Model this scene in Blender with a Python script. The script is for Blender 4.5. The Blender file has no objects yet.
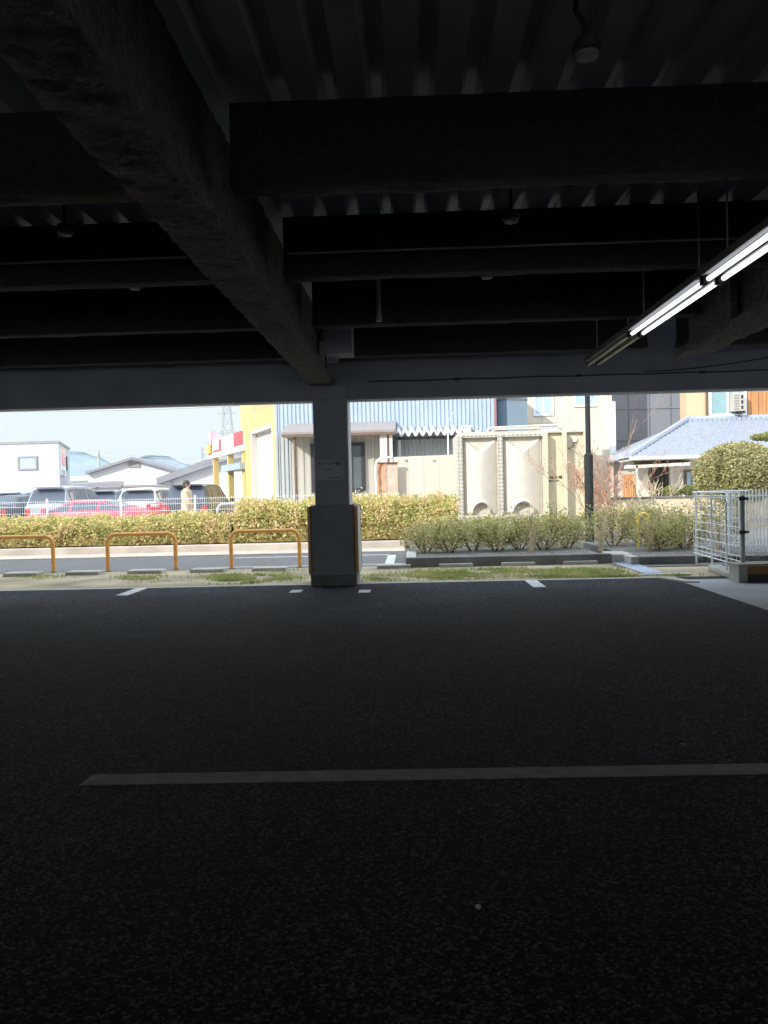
import bpy, bmesh, math, random
from mathutils import Vector, Matrix, noise as mnoise
random.seed(11)
SC = bpy.context.scene
COL = SC.collection
R = random.random
def U(a, b): return a + (b - a) * random.random()
PI = math.pi

# ------------------------------------------------------------------ camera
F, CX, CY, H = 810.0, 384.0, 512.0, 1.15
d_ = Vector(((411 - CX) / F, (492 - CY) / F, 1)).normalized()
xr = Vector((1, -0.024, 0)); xr = (xr - d_ * xr.dot(d_)).normalized()
zu = xr.cross(d_)
RW = Vector((xr.x, d_.x, zu.x)); DW = Vector((xr.y, d_.y, zu.y)); FW = Vector((xr.z, d_.z, zu.z))
def ray(px, py): return RW * ((px - CX) / F) + DW * ((py - CY) / F) + FW
def at(px, py, Y):
    r = ray(px, py); t = Y / r.y
    return Vector((r.x * t, Y, H + r.z * t))
def gd(px, py, z=0.0):
    r = ray(px, py); t = (z - H) / r.z
    return Vector((r.x * t, r.y * t, z))
def ax(px, Y, py=490): return at(px, py, Y).x
def az(px, py, Y): return at(px, py, Y).z
cam = bpy.data.cameras.new('camera'); co = bpy.data.objects.new('camera', cam); COL.objects.link(co)
cam.sensor_fit = 'HORIZONTAL'; cam.sensor_width = 36; cam.lens = F / 768 * 36
cam.clip_start = 0.05; cam.clip_end = 3000
m3 = Matrix((RW, -DW, -FW)).transposed()
co.matrix_world = Matrix.Translation((0, 0, H)) @ m3.to_4x4()
SC.camera = co

# ------------------------------------------------------------------ materials
def new_mat(name):
    m = bpy.data.materials.new(name); m.use_nodes = True
    nt = m.node_tree; b = nt.nodes['Principled BSDF']
    return m, nt, b
def M(name, col, rough=0.7, var=0.12, scale=6.0, bump=0.0, bscale=None, metal=0.0, spec=0.5, stretch=None, emit=None, detail=4):
    m, nt, b = new_mat(name)
    tc = nt.nodes.new('ShaderNodeTexCoord'); src = tc.outputs['Object']
    if stretch:
        mp = nt.nodes.new('ShaderNodeMapping'); mp.inputs['Scale'].default_value = stretch
        nt.links.new(src, mp.inputs['Vector']); src = mp.outputs['Vector']
    n = nt.nodes.new('ShaderNodeTexNoise'); n.inputs['Scale'].default_value = scale; n.inputs['Detail'].default_value = detail
    nt.links.new(src, n.inputs['Vector'])
    r = nt.nodes.new('ShaderNodeValToRGB')
    r.color_ramp.elements[0].position = 0.3; r.color_ramp.elements[1].position = 0.7
    r.color_ramp.elements[0].color = [max(0, c * (1 - var)) for c in col] + [1]
    r.color_ramp.elements[1].color = [min(1, c * (1 + var)) for c in col] + [1]
    nt.links.new(n.outputs['Fac'], r.inputs['Fac']); nt.links.new(r.outputs['Color'], b.inputs['Base Color'])
    b.inputs['Roughness'].default_value = rough; b.inputs['Metallic'].default_value = metal
    b.inputs['Specular IOR Level'].default_value = spec
    if bump:
        n2 = nt.nodes.new('ShaderNodeTexNoise'); n2.inputs['Scale'].default_value = bscale or scale * 8; n2.inputs['Detail'].default_value = 5
        nt.links.new(src, n2.inputs['Vector'])
        bp = nt.nodes.new('ShaderNodeBump'); bp.inputs['Strength'].default_value = bump; bp.inputs['Distance'].default_value = 0.02
        nt.links.new(n2.outputs['Fac'], bp.inputs['Height']); nt.links.new(bp.outputs['Normal'], b.inputs['Normal'])
    if emit:
        b.inputs['Emission Color'].default_value = list(emit[0]) + [1]; b.inputs['Emission Strength'].default_value = emit[1]
    return m
def leaf_mat(name, c1, c2, c3, scale=9.0, trans=0.35):
    m, nt, b = new_mat(name)
    tc = nt.nodes.new('ShaderNodeTexCoord')
    n = nt.nodes.new('ShaderNodeTexNoise'); n.inputs['Scale'].default_value = scale; n.inputs['Detail'].default_value = 6
    nt.links.new(tc.outputs['Object'], n.inputs['Vector'])
    r = nt.nodes.new('ShaderNodeValToRGB'); e = r.color_ramp.elements
    e[0].position = 0.33; e[0].color = list(c1) + [1]; e[1].position = 0.67; e[1].color = list(c3) + [1]
    k = e.new(0.5); k.color = list(c2) + [1]
    nt.links.new(n.outputs['Fac'], r.inputs['Fac'])
    nt.links.new(r.outputs['Color'], b.inputs['Base Color']); b.inputs['Roughness'].default_value = 0.6
    t = nt.nodes.new('ShaderNodeBsdfTranslucent'); nt.links.new(r.outputs['Color'], t.inputs['Color'])
    mx = nt.nodes.new('ShaderNodeMixShader'); mx.inputs[0].default_value = trans
    nt.links.new(b.outputs[0], mx.inputs[1]); nt.links.new(t.outputs[0], mx.inputs[2])
    nt.links.new(mx.outputs[0], nt.nodes['Material Output'].inputs['Surface'])
    return m
def asphalt_mat(name, dark, light, grain=55.0, bump=0.6, rough=0.6, spec=0.5, p0=0.15):
    m, nt, b = new_mat(name)
    tc = nt.nodes.new('ShaderNodeTexCoord')
    v = nt.nodes.new('ShaderNodeTexVoronoi'); v.inputs['Scale'].default_value = grain
    nt.links.new(tc.outputs['Object'], v.inputs['Vector'])
    n = nt.nodes.new('ShaderNodeTexNoise'); n.inputs['Scale'].default_value = 0.9; n.inputs['Detail'].default_value = 5
    nt.links.new(tc.outputs['Object'], n.inputs['Vector'])
    sep = nt.nodes.new('ShaderNodeSeparateColor'); nt.links.new(v.outputs['Color'], sep.inputs[0])
    ad = nt.nodes.new('ShaderNodeMath'); ad.operation = 'MULTIPLY_ADD'; ad.inputs[1].default_value = 0.75
    nt.links.new(sep.outputs[0], ad.inputs[0])
    ml = nt.nodes.new('ShaderNodeMath'); ml.operation = 'MULTIPLY'; ml.inputs[1].default_value = 0.35
    nt.links.new(n.outputs['Fac'], ml.inputs[0]); nt.links.new(ml.outputs[0], ad.inputs[2])
    r = nt.nodes.new('ShaderNodeValToRGB')
    r.color_ramp.elements[0].position = p0; r.color_ramp.elements[0].color = list(dark) + [1]
    r.color_ramp.elements[1].position = 0.95; r.color_ramp.elements[1].color = list(light) + [1]
    nt.links.new(ad.outputs[0], r.inputs['Fac']); nt.links.new(r.outputs['Color'], b.inputs['Base Color'])
    bp = nt.nodes.new('ShaderNodeBump'); bp.inputs['Strength'].default_value = bump; bp.inputs['Distance'].default_value = 0.006; bp.invert = True
    nt.links.new(v.outputs['Distance'], bp.inputs['Height']); nt.links.new(bp.outputs['Normal'], b.inputs['Normal'])
    b.inputs['Roughness'].default_value = rough; b.inputs['Specular IOR Level'].default_value = spec
    return m
def panel_mat(name, col, seam, sx, sz, mortar=0.015, rough=0.6, var=0.06, off=0.0, spec=0.4):
    """flat cladding with seams (brick texture on the X-Z plane)"""
    m, nt, b = new_mat(name)
    tc = nt.nodes.new('ShaderNodeTexCoord'); mp = nt.nodes.new('ShaderNodeMapping')
    mp.inputs['Rotation'].default_value = (PI / 2, 0, 0)
    nt.links.new(tc.outputs['Object'], mp.inputs['Vector'])
    k = nt.nodes.new('ShaderNodeTexBrick'); k.offset = off; k.inputs['Scale'].default_value = 1
    k.inputs['Brick Width'].default_value = sx; k.inputs['Row Height'].default_value = sz; k.inputs['Mortar Size'].default_value = mortar
    k.inputs['Color1'].default_value = [c * (1 - var) for c in col] + [1]; k.inputs['Color2'].default_value = [min(1, c * (1 + var)) for c in col] + [1]
    k.inputs['Mortar'].default_value = list(seam) + [1]
    nt.links.new(mp.outputs['Vector'], k.inputs['Vector']); nt.links.new(k.outputs['Color'], b.inputs['Base Color'])
    b.inputs['Roughness'].default_value = rough; b.inputs['Specular IOR Level'].default_value = spec
    return m
def glass_mat(name, col, rough=0.08):
    return M(name, col, rough, 0.1, 1.5, spec=0.8)

X = {}
X['asphalt'] = asphalt_mat('parking_asphalt', (0.010, 0.012, 0.0157), (0.145, 0.165, 0.205), 115, 0.7, 0.8, 0.08, 0.62)  # sparse pale specks: stone grain plus glints put into the colour
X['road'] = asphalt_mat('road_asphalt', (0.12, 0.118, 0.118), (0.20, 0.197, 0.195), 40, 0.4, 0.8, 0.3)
X['lot'] = M('lot_pavement', (0.42, 0.41, 0.40), 0.9, 0.15, 0.6, 0.2, 30)
X['concrete'] = M('concrete', (0.42, 0.41, 0.38), 0.85, 0.2, 2.5, 0.3, 40)
X['concrete_pale'] = M('pale_concrete', (0.44, 0.385, 0.33), 0.85, 0.15, 2.0, 0.3, 40)
X['concrete_dark'] = M('dark_concrete', (0.15, 0.15, 0.15), 0.85, 0.25, 4, 0.3, 40)
X['slab'] = M('slab_concrete', (0.36, 0.38, 0.42), 0.75, 0.12, 1.5, 0.15, 60)
X['soil'] = M('verge_soil', (0.38, 0.32, 0.22), 0.95, 0.35, 1.6, 0.5, 30, detail=7)
X['gravel'] = asphalt_mat('dark_gravel', (0.06, 0.06, 0.057), (0.26, 0.25, 0.24), 34, 1.0, 0.9, 0.3)
X['mulch'] = M('leaf_litter_soil', (0.30, 0.19, 0.11), 0.95, 0.45, 7, 0.6, 60)
X['steel_hazed'] = M('haze_lightened_steel', (0.42, 0.45, 0.50), 0.6, 0.12, 1.5, 0.05, 30)  # windscreen haze over the fascia put into a lighter grey
X['pillar'] = M('pillar_paint', (0.46, 0.48, 0.51), 0.7, 0.10, 3, 0.1, 60)
X['pillar_base'] = M('pillar_guard_panel', (0.36, 0.375, 0.39), 0.75, 0.12, 4, 0.1, 60)
X['pillar_foot'] = M('pillar_footing', (0.26, 0.26, 0.255), 0.85, 0.15, 6, 0.2, 60)
X['side_daylight'] = M('corner_trim', (0.55, 0.56, 0.57), 0.6, 0.08, 5)  # pillar sides only: daylight from the opening put into a paler colour
X['orange_dark'] = M('orange_corner_guard', (0.34, 0.15, 0.03), 0.55, 0.08, 8)
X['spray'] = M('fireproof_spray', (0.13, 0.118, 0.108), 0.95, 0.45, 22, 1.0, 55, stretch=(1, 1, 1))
X['spray_shaded'] = M('shaded_fireproof_spray', (0.06, 0.056, 0.053), 0.95, 0.4, 22, 1.0, 55)  # darker copy of the girder spray, ceiling shade put into the colour
X['deck'] = M('deck_metal', (0.70, 0.74, 0.76), 0.5, 0.12, 3)
X['paint'] = M('white_line_paint', (0.62, 0.64, 0.67), 0.75, 0.18, 14, 0.3, 80)
X['paint_worn'] = M('worn_line_paint', (0.36, 0.34, 0.32), 0.85, 0.22, 12, 0.4, 90)
X['orange'] = M('orange_barrier_paint', (0.85, 0.40, 0.10), 0.4, 0.10, 12)
X['white'] = M('white_paint', (0.86, 0.87, 0.88), 0.45, 0.04, 5)
X['wire'] = M('white_coated_wire', (0.88, 0.92, 0.96), 0.4, 0.04, 5)
X['galv'] = M('galvanised_steel', (0.42, 0.43, 0.44), 0.5, 0.12, 12, metal=0.05)
X['grate'] = M('steel_grate', (0.55, 0.64, 0.78), 0.4, 0.1, 10, metal=0.2)
X['black'] = M('black_plastic', (0.03, 0.03, 0.032), 0.5, 0.1, 10)
X['pole'] = M('black_pole_paint', (0.03, 0.034, 0.036), 0.7, 0.15, 10, spec=0.2)
X['ink'] = M('sign_ink', (0.012, 0.013, 0.016), 0.7, 0.02, 5)
X['plate'] = M('sign_plate', (0.62, 0.64, 0.66), 0.6, 0.05, 5)
X['tank'] = M('tank_panel', (0.621, 0.566, 0.49), 0.45, 0.06, 3)
X['tank_frame'] = M('tank_flange', (0.552, 0.517, 0.455), 0.5, 0.10, 8)
X['tank_side'] = M('tank_flat_panel', (0.635, 0.573, 0.421), 0.5, 0.05, 3)
X['bolt'] = M('bolt_steel', (0.22, 0.21, 0.20), 0.5, 0.1, 8)
X['blue_sheet'] = M('blue_corrugated_sheet', (0.4, 0.48, 0.6), 0.5, 0.05, 2)
X['pale_sheet'] = M('pale_siding', (0.428, 0.455, 0.455), 0.6, 0.05, 2)
X['beige_sheet'] = M('beige_siding', (0.469, 0.442, 0.373), 0.6, 0.05, 2)
X['awning'] = M('awning_sheet', (0.30, 0.27, 0.265), 0.6, 0.06, 3)
X['brown'] = M('brown_trim', (0.16, 0.10, 0.07), 0.6, 0.12, 6)
X['window_dark'] = glass_mat('dark_glazing', (0.10, 0.12, 0.13))
X['window_blue'] = glass_mat('pale_blue_glazing', (0.42, 0.55, 0.72))
X['window_teal'] = glass_mat('teal_glazing', (0.26, 0.40, 0.42))
X['frame_dark'] = M('dark_window_frame', (0.035, 0.035, 0.04), 0.5, 0.1, 5)
X['cream_wall'] = panel_mat('cream_block_wall', (0.64, 0.575, 0.49), (0.55, 0.49, 0.41), 0.4, 2.5, 0.02)
X['rust'] = M('rusty_door_panel', (0.58, 0.331, 0.2), 0.8, 0.30, 6)
X['tan_panel'] = M('tan_door_panel', (0.607, 0.462, 0.373), 0.8, 0.14, 6)
X['yellow'] = M('yellow_wall_paint', (0.66, 0.48, 0.19), 0.6, 0.05, 3)
X['orange_wall'] = M('orange_yellow_wall', (0.56, 0.39, 0.19), 0.6, 0.05, 3)
X['shutter'] = M('shutter_slats', (0.621, 0.593, 0.552), 0.5, 0.03, 3)
X['cream'] = panel_mat('cream_cladding', (0.68, 0.585, 0.46), (0.57, 0.48, 0.37), 1.1, 1.9, 0.02)
X['greypanel'] = panel_mat('grey_metal_cladding', (0.22, 0.235, 0.27), (0.13, 0.14, 0.16), 0.9, 3.1, 0.03)
X['whitewall'] = panel_mat('white_metal_cladding', (0.50, 0.525, 0.62), (0.44, 0.46, 0.55), 1.4, 9, 0.03)
X['whitewall_plain'] = M('white_wall', (0.649, 0.649, 0.655), 0.7, 0.04, 1)
X['roofgrey'] = M('grey_roof', (0.24, 0.24, 0.27), 0.7, 0.1, 2)
X['maroon'] = M('maroon_base', (0.34, 0.16, 0.17), 0.8, 0.1, 2)
X['ductlight'] = M('duct_sheet', (0.345, 0.428, 0.497), 0.5, 0.05, 2)
X['tile'] = M('roof_tile', (0.359, 0.393, 0.469), 0.4, 0.12, 9)
X['plaster'] = M('cream_plaster', (0.635, 0.469, 0.297), 0.8, 0.04, 3)
X['plaster_pale'] = M('pale_plaster', (0.662, 0.621, 0.538), 0.8, 0.05, 3)
X['wood'] = M('brown_board', (0.52, 0.25, 0.10), 0.65, 0.28, 4, stretch=(9, 9, 0.4))
X['gardenwall'] = M('tan_garden_wall', (0.635, 0.511, 0.366), 0.9, 0.15, 3, 0.3, 30)
X['red'] = M('red_sign', (0.86, 0.09, 0.10), 0.5, 0.03, 3)
X['pink'] = M('pink_sign', (0.90, 0.42, 0.48), 0.5, 0.03, 3)
X['signyellow'] = M('yellow_sign', (0.95, 0.72, 0.12), 0.5, 0.03, 3)
X['peach'] = M('peach_sign', (0.93, 0.62, 0.42), 0.5, 0.03, 3)
X['signgreen'] = M('green_sign', (0.42, 0.52, 0.45), 0.5, 0.03, 3)
X['hill'] = M('haze_tinted_forest_hill', (0.10, 0.15, 0.17), 0.95, 0.5, 0.05, detail=8)  # forest colour with distance haze put in as a blue tint
X['car_red'] = M('red_car_paint', (0.78, 0.10, 0.15), 0.35, 0.03, 2)
X['car_silver'] = M('silver_car_paint', (0.36, 0.39, 0.45), 0.35, 0.03, 2, metal=0.2)
X['car_white'] = M('white_car_paint', (0.82, 0.80, 0.76), 0.35, 0.02, 2)
X['car_dark'] = M('dark_car_paint', (0.075, 0.085, 0.105), 0.3, 0.03, 2)
X['car_grey'] = M('grey_car_paint', (0.20, 0.22, 0.25), 0.3, 0.03, 2)
X['car_glass'] = M('car_glass', (0.10, 0.12, 0.16), 0.25, 0.1, 1.5, spec=0.35)
X['tyre'] = M('tyre_rubber', (0.03, 0.03, 0.03), 0.85, 0.1, 10)
X['rim'] = M('wheel_rim', (0.5, 0.5, 0.52), 0.35, 0.05, 8, metal=0.6)
X['taillight'] = M('red_tail_lamp', (0.55, 0.03, 0.03), 0.25, 0.05, 6)
X['headlight'] = M('clear_lamp', (0.75, 0.75, 0.75), 0.15, 0.03, 6)
X['skin'] = M('skin', (0.62, 0.42, 0.32), 0.6, 0.05, 6)
X['hair'] = M('dark_hair', (0.06, 0.045, 0.04), 0.7, 0.2, 30)
X['coat'] = M('beige_coat', (0.58, 0.46, 0.32), 0.85, 0.08, 8)
X['trousers'] = M('grey_trousers', (0.22, 0.21, 0.21), 0.85, 0.1, 8)
X['bark'] = M('brown_bark', (0.24, 0.16, 0.11), 0.9, 0.3, 14, 0.4, 60)
X['twig'] = M('reddish_twig', (0.46, 0.27, 0.19), 0.85, 0.3, 12)
X['straw'] = M('dry_straw', (0.62, 0.52, 0.36), 0.9, 0.25, 10)
X['hedge'] = leaf_mat('hedge_leaf', (0.36, 0.37, 0.14), (0.66, 0.60, 0.25), (0.74, 0.55, 0.34), 4)
X['shrub'] = leaf_mat('shrub_leaf', (0.26, 0.29, 0.10), (0.48, 0.46, 0.18), (0.64, 0.53, 0.28), 6)
X['topiary'] = leaf_mat('topiary_leaf', (0.20, 0.22, 0.08), (0.42, 0.38, 0.17), (0.58, 0.48, 0.26), 14, 0.25)
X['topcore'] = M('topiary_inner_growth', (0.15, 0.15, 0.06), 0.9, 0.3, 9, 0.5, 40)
X['pine'] = leaf_mat('pine_needle', (0.16, 0.20, 0.06), (0.30, 0.32, 0.10), (0.40, 0.40, 0.15), 8)
X['grass'] = leaf_mat('grass_blade', (0.26, 0.36, 0.10), (0.42, 0.46, 0.16), (0.62, 0.54, 0.32), 2.2)
X['bud'] = leaf_mat('red_bud', (0.45, 0.16, 0.12), (0.60, 0.28, 0.20), (0.62, 0.42, 0.26), 6)
X['blossom'] = leaf_mat('pink_blossom', (0.72, 0.48, 0.46), (0.80, 0.62, 0.58), (0.82, 0.72, 0.66), 8)
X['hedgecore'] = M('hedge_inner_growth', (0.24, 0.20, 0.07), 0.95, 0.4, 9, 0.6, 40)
X['tube'] = M('lit_fluorescent_tube', (0.9, 0.9, 0.9), 0.3, 0.01, 3, emit=((0.93, 0.96, 1.0), 1.6))
X['tube_off'] = M('unlit_fluorescent_tube', (0.42, 0.41, 0.36), 0.3, 0.04, 3)
X['fixture'] = M('fixture_reflector', (0.28, 0.29, 0.31), 0.5, 0.05, 4)
X['fixture_dark'] = M('fixture_body', (0.10, 0.095, 0.09), 0.6, 0.05, 4)
X['pebble'] = M('pale_stone', (0.75, 0.74, 0.70), 0.8, 0.1, 30)

# ------------------------------------------------------------------ mesh builder
OFF = {}
def setp(o, label=None, cat=None, group=None, kind=None):
    if label: o['label'] = label
    if cat: o['category'] = cat
    if group: o['group'] = group
    if kind: o['kind'] = kind
    return o
class MB:
    def __init__(s): s.v = []; s.f = []
    def add(s, vs, fs):
        n = len(s.v); s.v += [tuple(v) for v in vs]; s.f += [tuple(i + n for i in f) for f in fs]; return s
    def bx(s, x0, x1, y0, y1, z0, z1):
        return s.add([(x0, y0, z0), (x1, y0, z0), (x1, y1, z0), (x0, y1, z0), (x0, y0, z1), (x1, y0, z1), (x1, y1, z1), (x0, y1, z1)],
                     [(0, 3, 2, 1), (4, 5, 6, 7), (0, 1, 5, 4), (1, 2, 6, 5), (2, 3, 7, 6), (3, 0, 4, 7)])
    def rbx(s, c, dx, dy, dz, rz=0, rx=0):
        m = Matrix.Rotation(rz, 3, 'Z') @ Matrix.Rotation(rx, 3, 'X'); c = Vector(c); n = len(s.v)
        s.bx(-dx / 2, dx / 2, -dy / 2, dy / 2, -dz / 2, dz / 2)
        for i in range(n, len(s.v)): s.v[i] = tuple(m @ Vector(s.v[i]) + c)
        return s
    def tube(s, pts, r, n=8, cap=True, closed=False):
        P = [Vector(p) for p in pts]; rs = r if isinstance(r, (list, tuple)) else [r] * len(P)
        base = len(s.v); up = None
        for i, p in enumerate(P):
            a = P[max(0, i - 1)]; b = P[min(len(P) - 1, i + 1)]
            t = (b - a).normalized()
            if up is None:
                up = Vector((0, 0, 1)) if abs(t.z) < 0.9 else Vector((1, 0, 0))
            u = (up - t * up.dot(t))
            if u.length < 1e-5: u = t.orthogonal()
            u.normalize(); w = t.cross(u); up = u
            for k in range(n):
                an = 2 * PI * k / n
                s.v.append(tuple(p + (u * math.cos(an) + w * math.sin(an)) * rs[i]))
        for i in range(len(P) - 1):
            for k in range(n):
                a = base + i * n + k; b = base + i * n + (k + 1) % n
                s.f.append((a, b, b + n, a + n))
        if cap:
            s.f.append(tuple(base + k for k in range(n))[::-1]); e = base + (len(P) - 1) * n
            s.f.append(tuple(e + k for k in range(n)))
        return s
    def cyl(s, a, b, r, n=14): return s.tube([a, b], r, n)
    def lathe(s, c, prof, n=20, axis='Z'):
        base = len(s.v); c = Vector(c)
        for (r, z) in prof:
            for k in range(n):
                a = 2 * PI * k / n
                p = (r * math.cos(a), r * math.sin(a), z)
                if axis == 'Y': p = (p[0], p[2], p[1])
                if axis == 'X': p = (p[2], p[0], p[1])
                s.v.append(tuple(c + Vector(p)))
        for i in range(len(prof) - 1):
            for k in range(n):
                a = base + i * n + k; b = base + i * n + (k + 1) % n
                s.f.append((a, b, b + n, a + n))
        s.f.append(tuple(base + k for k in range(n))[::-1])
        e = base + (len(prof) - 1) * n; s.f.append(tuple(e + k for k in range(n)))
        return s
    def prism(s, poly, a0, a1, axis='Y'):
        n = len(poly)
        def P(p, a):
            return {'Y': (p[0], a, p[1]), 'X': (a, p[0], p[1]), 'Z': (p[0], p[1], a)}[axis]
        vs = [P(p, a0) for p in poly] + [P(p, a1) for p in poly]
        fs = [tuple(range(n)), tuple(range(2 * n - 1, n - 1, -1))] + [(i, i + n, (i + 1) % n + n, (i + 1) % n) for i in range(n)]
        return s.add(vs, fs)
    def hull(s, A, B):
        """two matching 3-D polygons joined"""
        n = len(A)
        return s.add(list(A) + list(B), [tuple(range(n)), tuple(range(2 * n - 1, n - 1, -1))] + [(i, i + n, (i + 1) % n + n, (i + 1) % n) for i in range(n)])
    def slab4(s, a, b, c, d, t):
        """thick quad: corners a b c d, thickness vector t"""
        t = Vector(t); A = [Vector(p) for p in (a, b, c, d)]
        return s.hull(A, [p + t for p in A])
    def ell(s, c, r, nu=16, nv=10, jit=0.0):
        c = Vector(c); base = len(s.v)
        for j in range(nv + 1):
            th = PI * j / nv
            for i in range(nu):
                ph = 2 * PI * i / nu
                k = 1 + (U(-jit, jit) if 0 < j < nv else 0)
                s.v.append((c.x + r[0] * k * math.sin(th) * math.cos(ph), c.y + r[1] * k * math.sin(th) * math.sin(ph), c.z + r[2] * k * math.cos(th)))
        for j in range(nv):
            for i in range(nu):
                a = base + j * nu + i; b = base + j * nu + (i + 1) % nu
                s.f.append((a, a + nu, b + nu, b))
        return s
    def sheet(s, prof, a0, a1, axis='Z', th=None):
        """open profile [(p,q)] swept from a0 to a1; axis Z: p=x q=y; axis Y: p=x q=z"""
        n = len(prof); P = (lambda p, a: (p[0], p[1], a)) if axis == 'Z' else (lambda p, a: (p[0], a, p[1]))
        return s.add([P(p, a0) for p in prof] + [P(p, a1) for p in prof], [(i, i + 1, i + 1 + n, i + n) for i in range(n - 1)])
    def build(s, name, mat, parent=None, smooth=False, bevel=0.0, world=True, solid=0.0):
        me = bpy.data.meshes.new(name)
        off = OFF.get(parent.name, Vector()) if (parent and world) else Vector()
        v = [(p[0] - off.x, p[1] - off.y, p[2] - off.z) for p in s.v]
        me.from_pydata(v, [], s.f); me.update()
        bm = bmesh.new(); bm.from_mesh(me)
        if len(s.f) < 60000 and not getattr(s, 'noremesh', False):
            bmesh.ops.recalc_face_normals(bm, faces=bm.faces)
        bm.to_mesh(me); bm.free()
        o = bpy.data.objects.new(name, me); COL.objects.link(o)
        me.materials.append(X[mat] if isinstance(mat, str) else mat)
        if smooth:
            me.polygons.foreach_set('use_smooth', [True] * len(me.polygons))
            if smooth == 'angle': me.set_sharp_from_angle(angle=math.radians(40))
        if parent:
            o.parent = parent; OFF[o.name] = off.copy() if world else Vector()
        if solid:
            sm = o.modifiers.new('solid', 'SOLIDIFY'); sm.thickness = solid; sm.offset = 0
        if bevel:
            b = o.modifiers.new('bevel', 'BEVEL'); b.width = bevel; b.segments = 2; b.limit_method = 'ANGLE'
        return o
def thing(name, label, cat, loc=(0, 0, 0), group=None, rz=0.0, kind=None):
    o = bpy.data.objects.new(name, None); COL.objects.link(o); o.location = loc; o.rotation_euler = (0, 0, rz)
    o.empty_display_size = 0.2
    OFF[o.name] = Vector(loc); setp(o, label, cat, group, kind); return o
def copy_tree(o, parent=None):
    c = o.copy(); COL.objects.link(c); c.parent = parent
    for ch in list(o.children): copy_tree(ch, c)
    return c
def struct(o): o['kind'] = 'structure'; return o
ORD = ['first', 'second', 'third', 'fourth', 'fifth', 'sixth', 'seventh', 'eighth', 'ninth', 'tenth', 'eleventh', 'twelfth', 'thirteenth', 'fourteenth', 'fifteenth', 'sixteenth']

def text_obj(body, size, mat, parent, loc, name='lettering', align='CENTER', ext=0.001, boldness=0.0):
    cu = bpy.data.curves.new(name, 'FONT'); cu.body = body; cu.size = size; cu.align_x = align; cu.align_y = 'CENTER'; cu.extrude = ext; cu.offset = boldness
    t = bpy.data.objects.new(name, cu); COL.objects.link(t)
    t.rotation_euler = (PI / 2, 0, 0)
    bpy.context.view_layer.update()
    me = bpy.data.meshes.new_from_object(t.evaluated_get(bpy.context.evaluated_depsgraph_get()))
    me.transform(Matrix.Rotation(PI / 2, 4, 'X'))
    bpy.data.objects.remove(t)
    o = bpy.data.objects.new(name, me); COL.objects.link(o)
    me.materials.clear(); me.materials.append(X[mat]); o.parent = parent
    off = OFF.get(parent.name, Vector()); o.location = Vector(loc) - off
    return o

# ------------------------------------------------------------------ setting: floor, ceiling, walls
XL, XR = -16.0, 16.0
YB0 = -15.0
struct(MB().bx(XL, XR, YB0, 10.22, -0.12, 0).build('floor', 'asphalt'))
struct(MB().bx(XL, 3.3, 10.22, 10.34, -0.12, 0.004).build('trim_1', 'concrete'))        # flush pale kerb at the asphalt edge
def trap(x0, x1, pitch, low, high, wl=0.55, sl=0.12):
    out = []; x = x0
    while x < x1:
        out += [(x, low), (x + pitch * wl, low), (x + pitch * (wl + sl), high), (x + pitch * (1 - sl), high)]
        x += pitch
    out.append((x, low)); return out
mb = MB().sheet(trap(XL, XR, 0.245, 3.2, 3.275), YB0, 10.25, 'Y')
struct(mb.build('ceiling', 'deck'))
struct(MB().bx(XL, XR, YB0, 10.45, 3.28, 3.45).build('roof_slab', 'concrete_dark'))
struct(MB().bx(XL, XR, YB0 - .2, YB0, 2.5, 4.25).build('wall_back', 'concrete'))
struct(MB().bx(-60, 60, -60, YB0, -.2, -.03).build('rear_ground', 'lot'))
struct(MB().bx(XL - .2, XL, YB0, 10.3, -0.1, 3.3).build('wall_left', 'steel_hazed'))
struct(MB().bx(XR, XR + .2, YB0, 10.3, -0.1, 3.3).build('wall_right', 'steel_hazed'))
struct(MB().bx(XL, XR, 10.3, 10.5, 3.2, 4.08).build('wall_parapet', 'concrete'))

# fascia beam over the opening
t = thing('fascia_beam', 'smooth dark grey steel fascia beam across the top of the opening', 'beam', (0, 10.2, 2.31), kind='thing')
MB().bx(XL, XR, 10.12, 10.16, 2.31, 3.195).build('web', 'steel_hazed', t)
MB().bx(XL, XR, 10.06, 10.34, 2.31, 2.335).build('flange', 'steel_hazed', t, bevel=0.004)
# cable along the fascia
mb = MB(); pts = []
for i in range(60):
    x = -0.5 + 9.5 * i / 59
    z = 2.535 + 0.004 * math.sin(i * 1.1) - (0.0)
    pts.append((x, 10.10, z))
mb.tube(pts, 0.008, 6)
pts = [(2.9 + 2.0 * i / 20, 10.095, 2.56 + 0.22 * (i / 20) ** 1.8) for i in range(21)]
mb.tube(pts, 0.007, 6)
for x in (0.6, 2.1, 3.6, 4.6): mb.bx(x - .03, x + .03, 10.08, 10.12, 2.52, 2.55)
setp(mb.build('fascia_cable', 'black'), 'thin black cable clipped along the fascia beam above the opening', 'cable')

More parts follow.
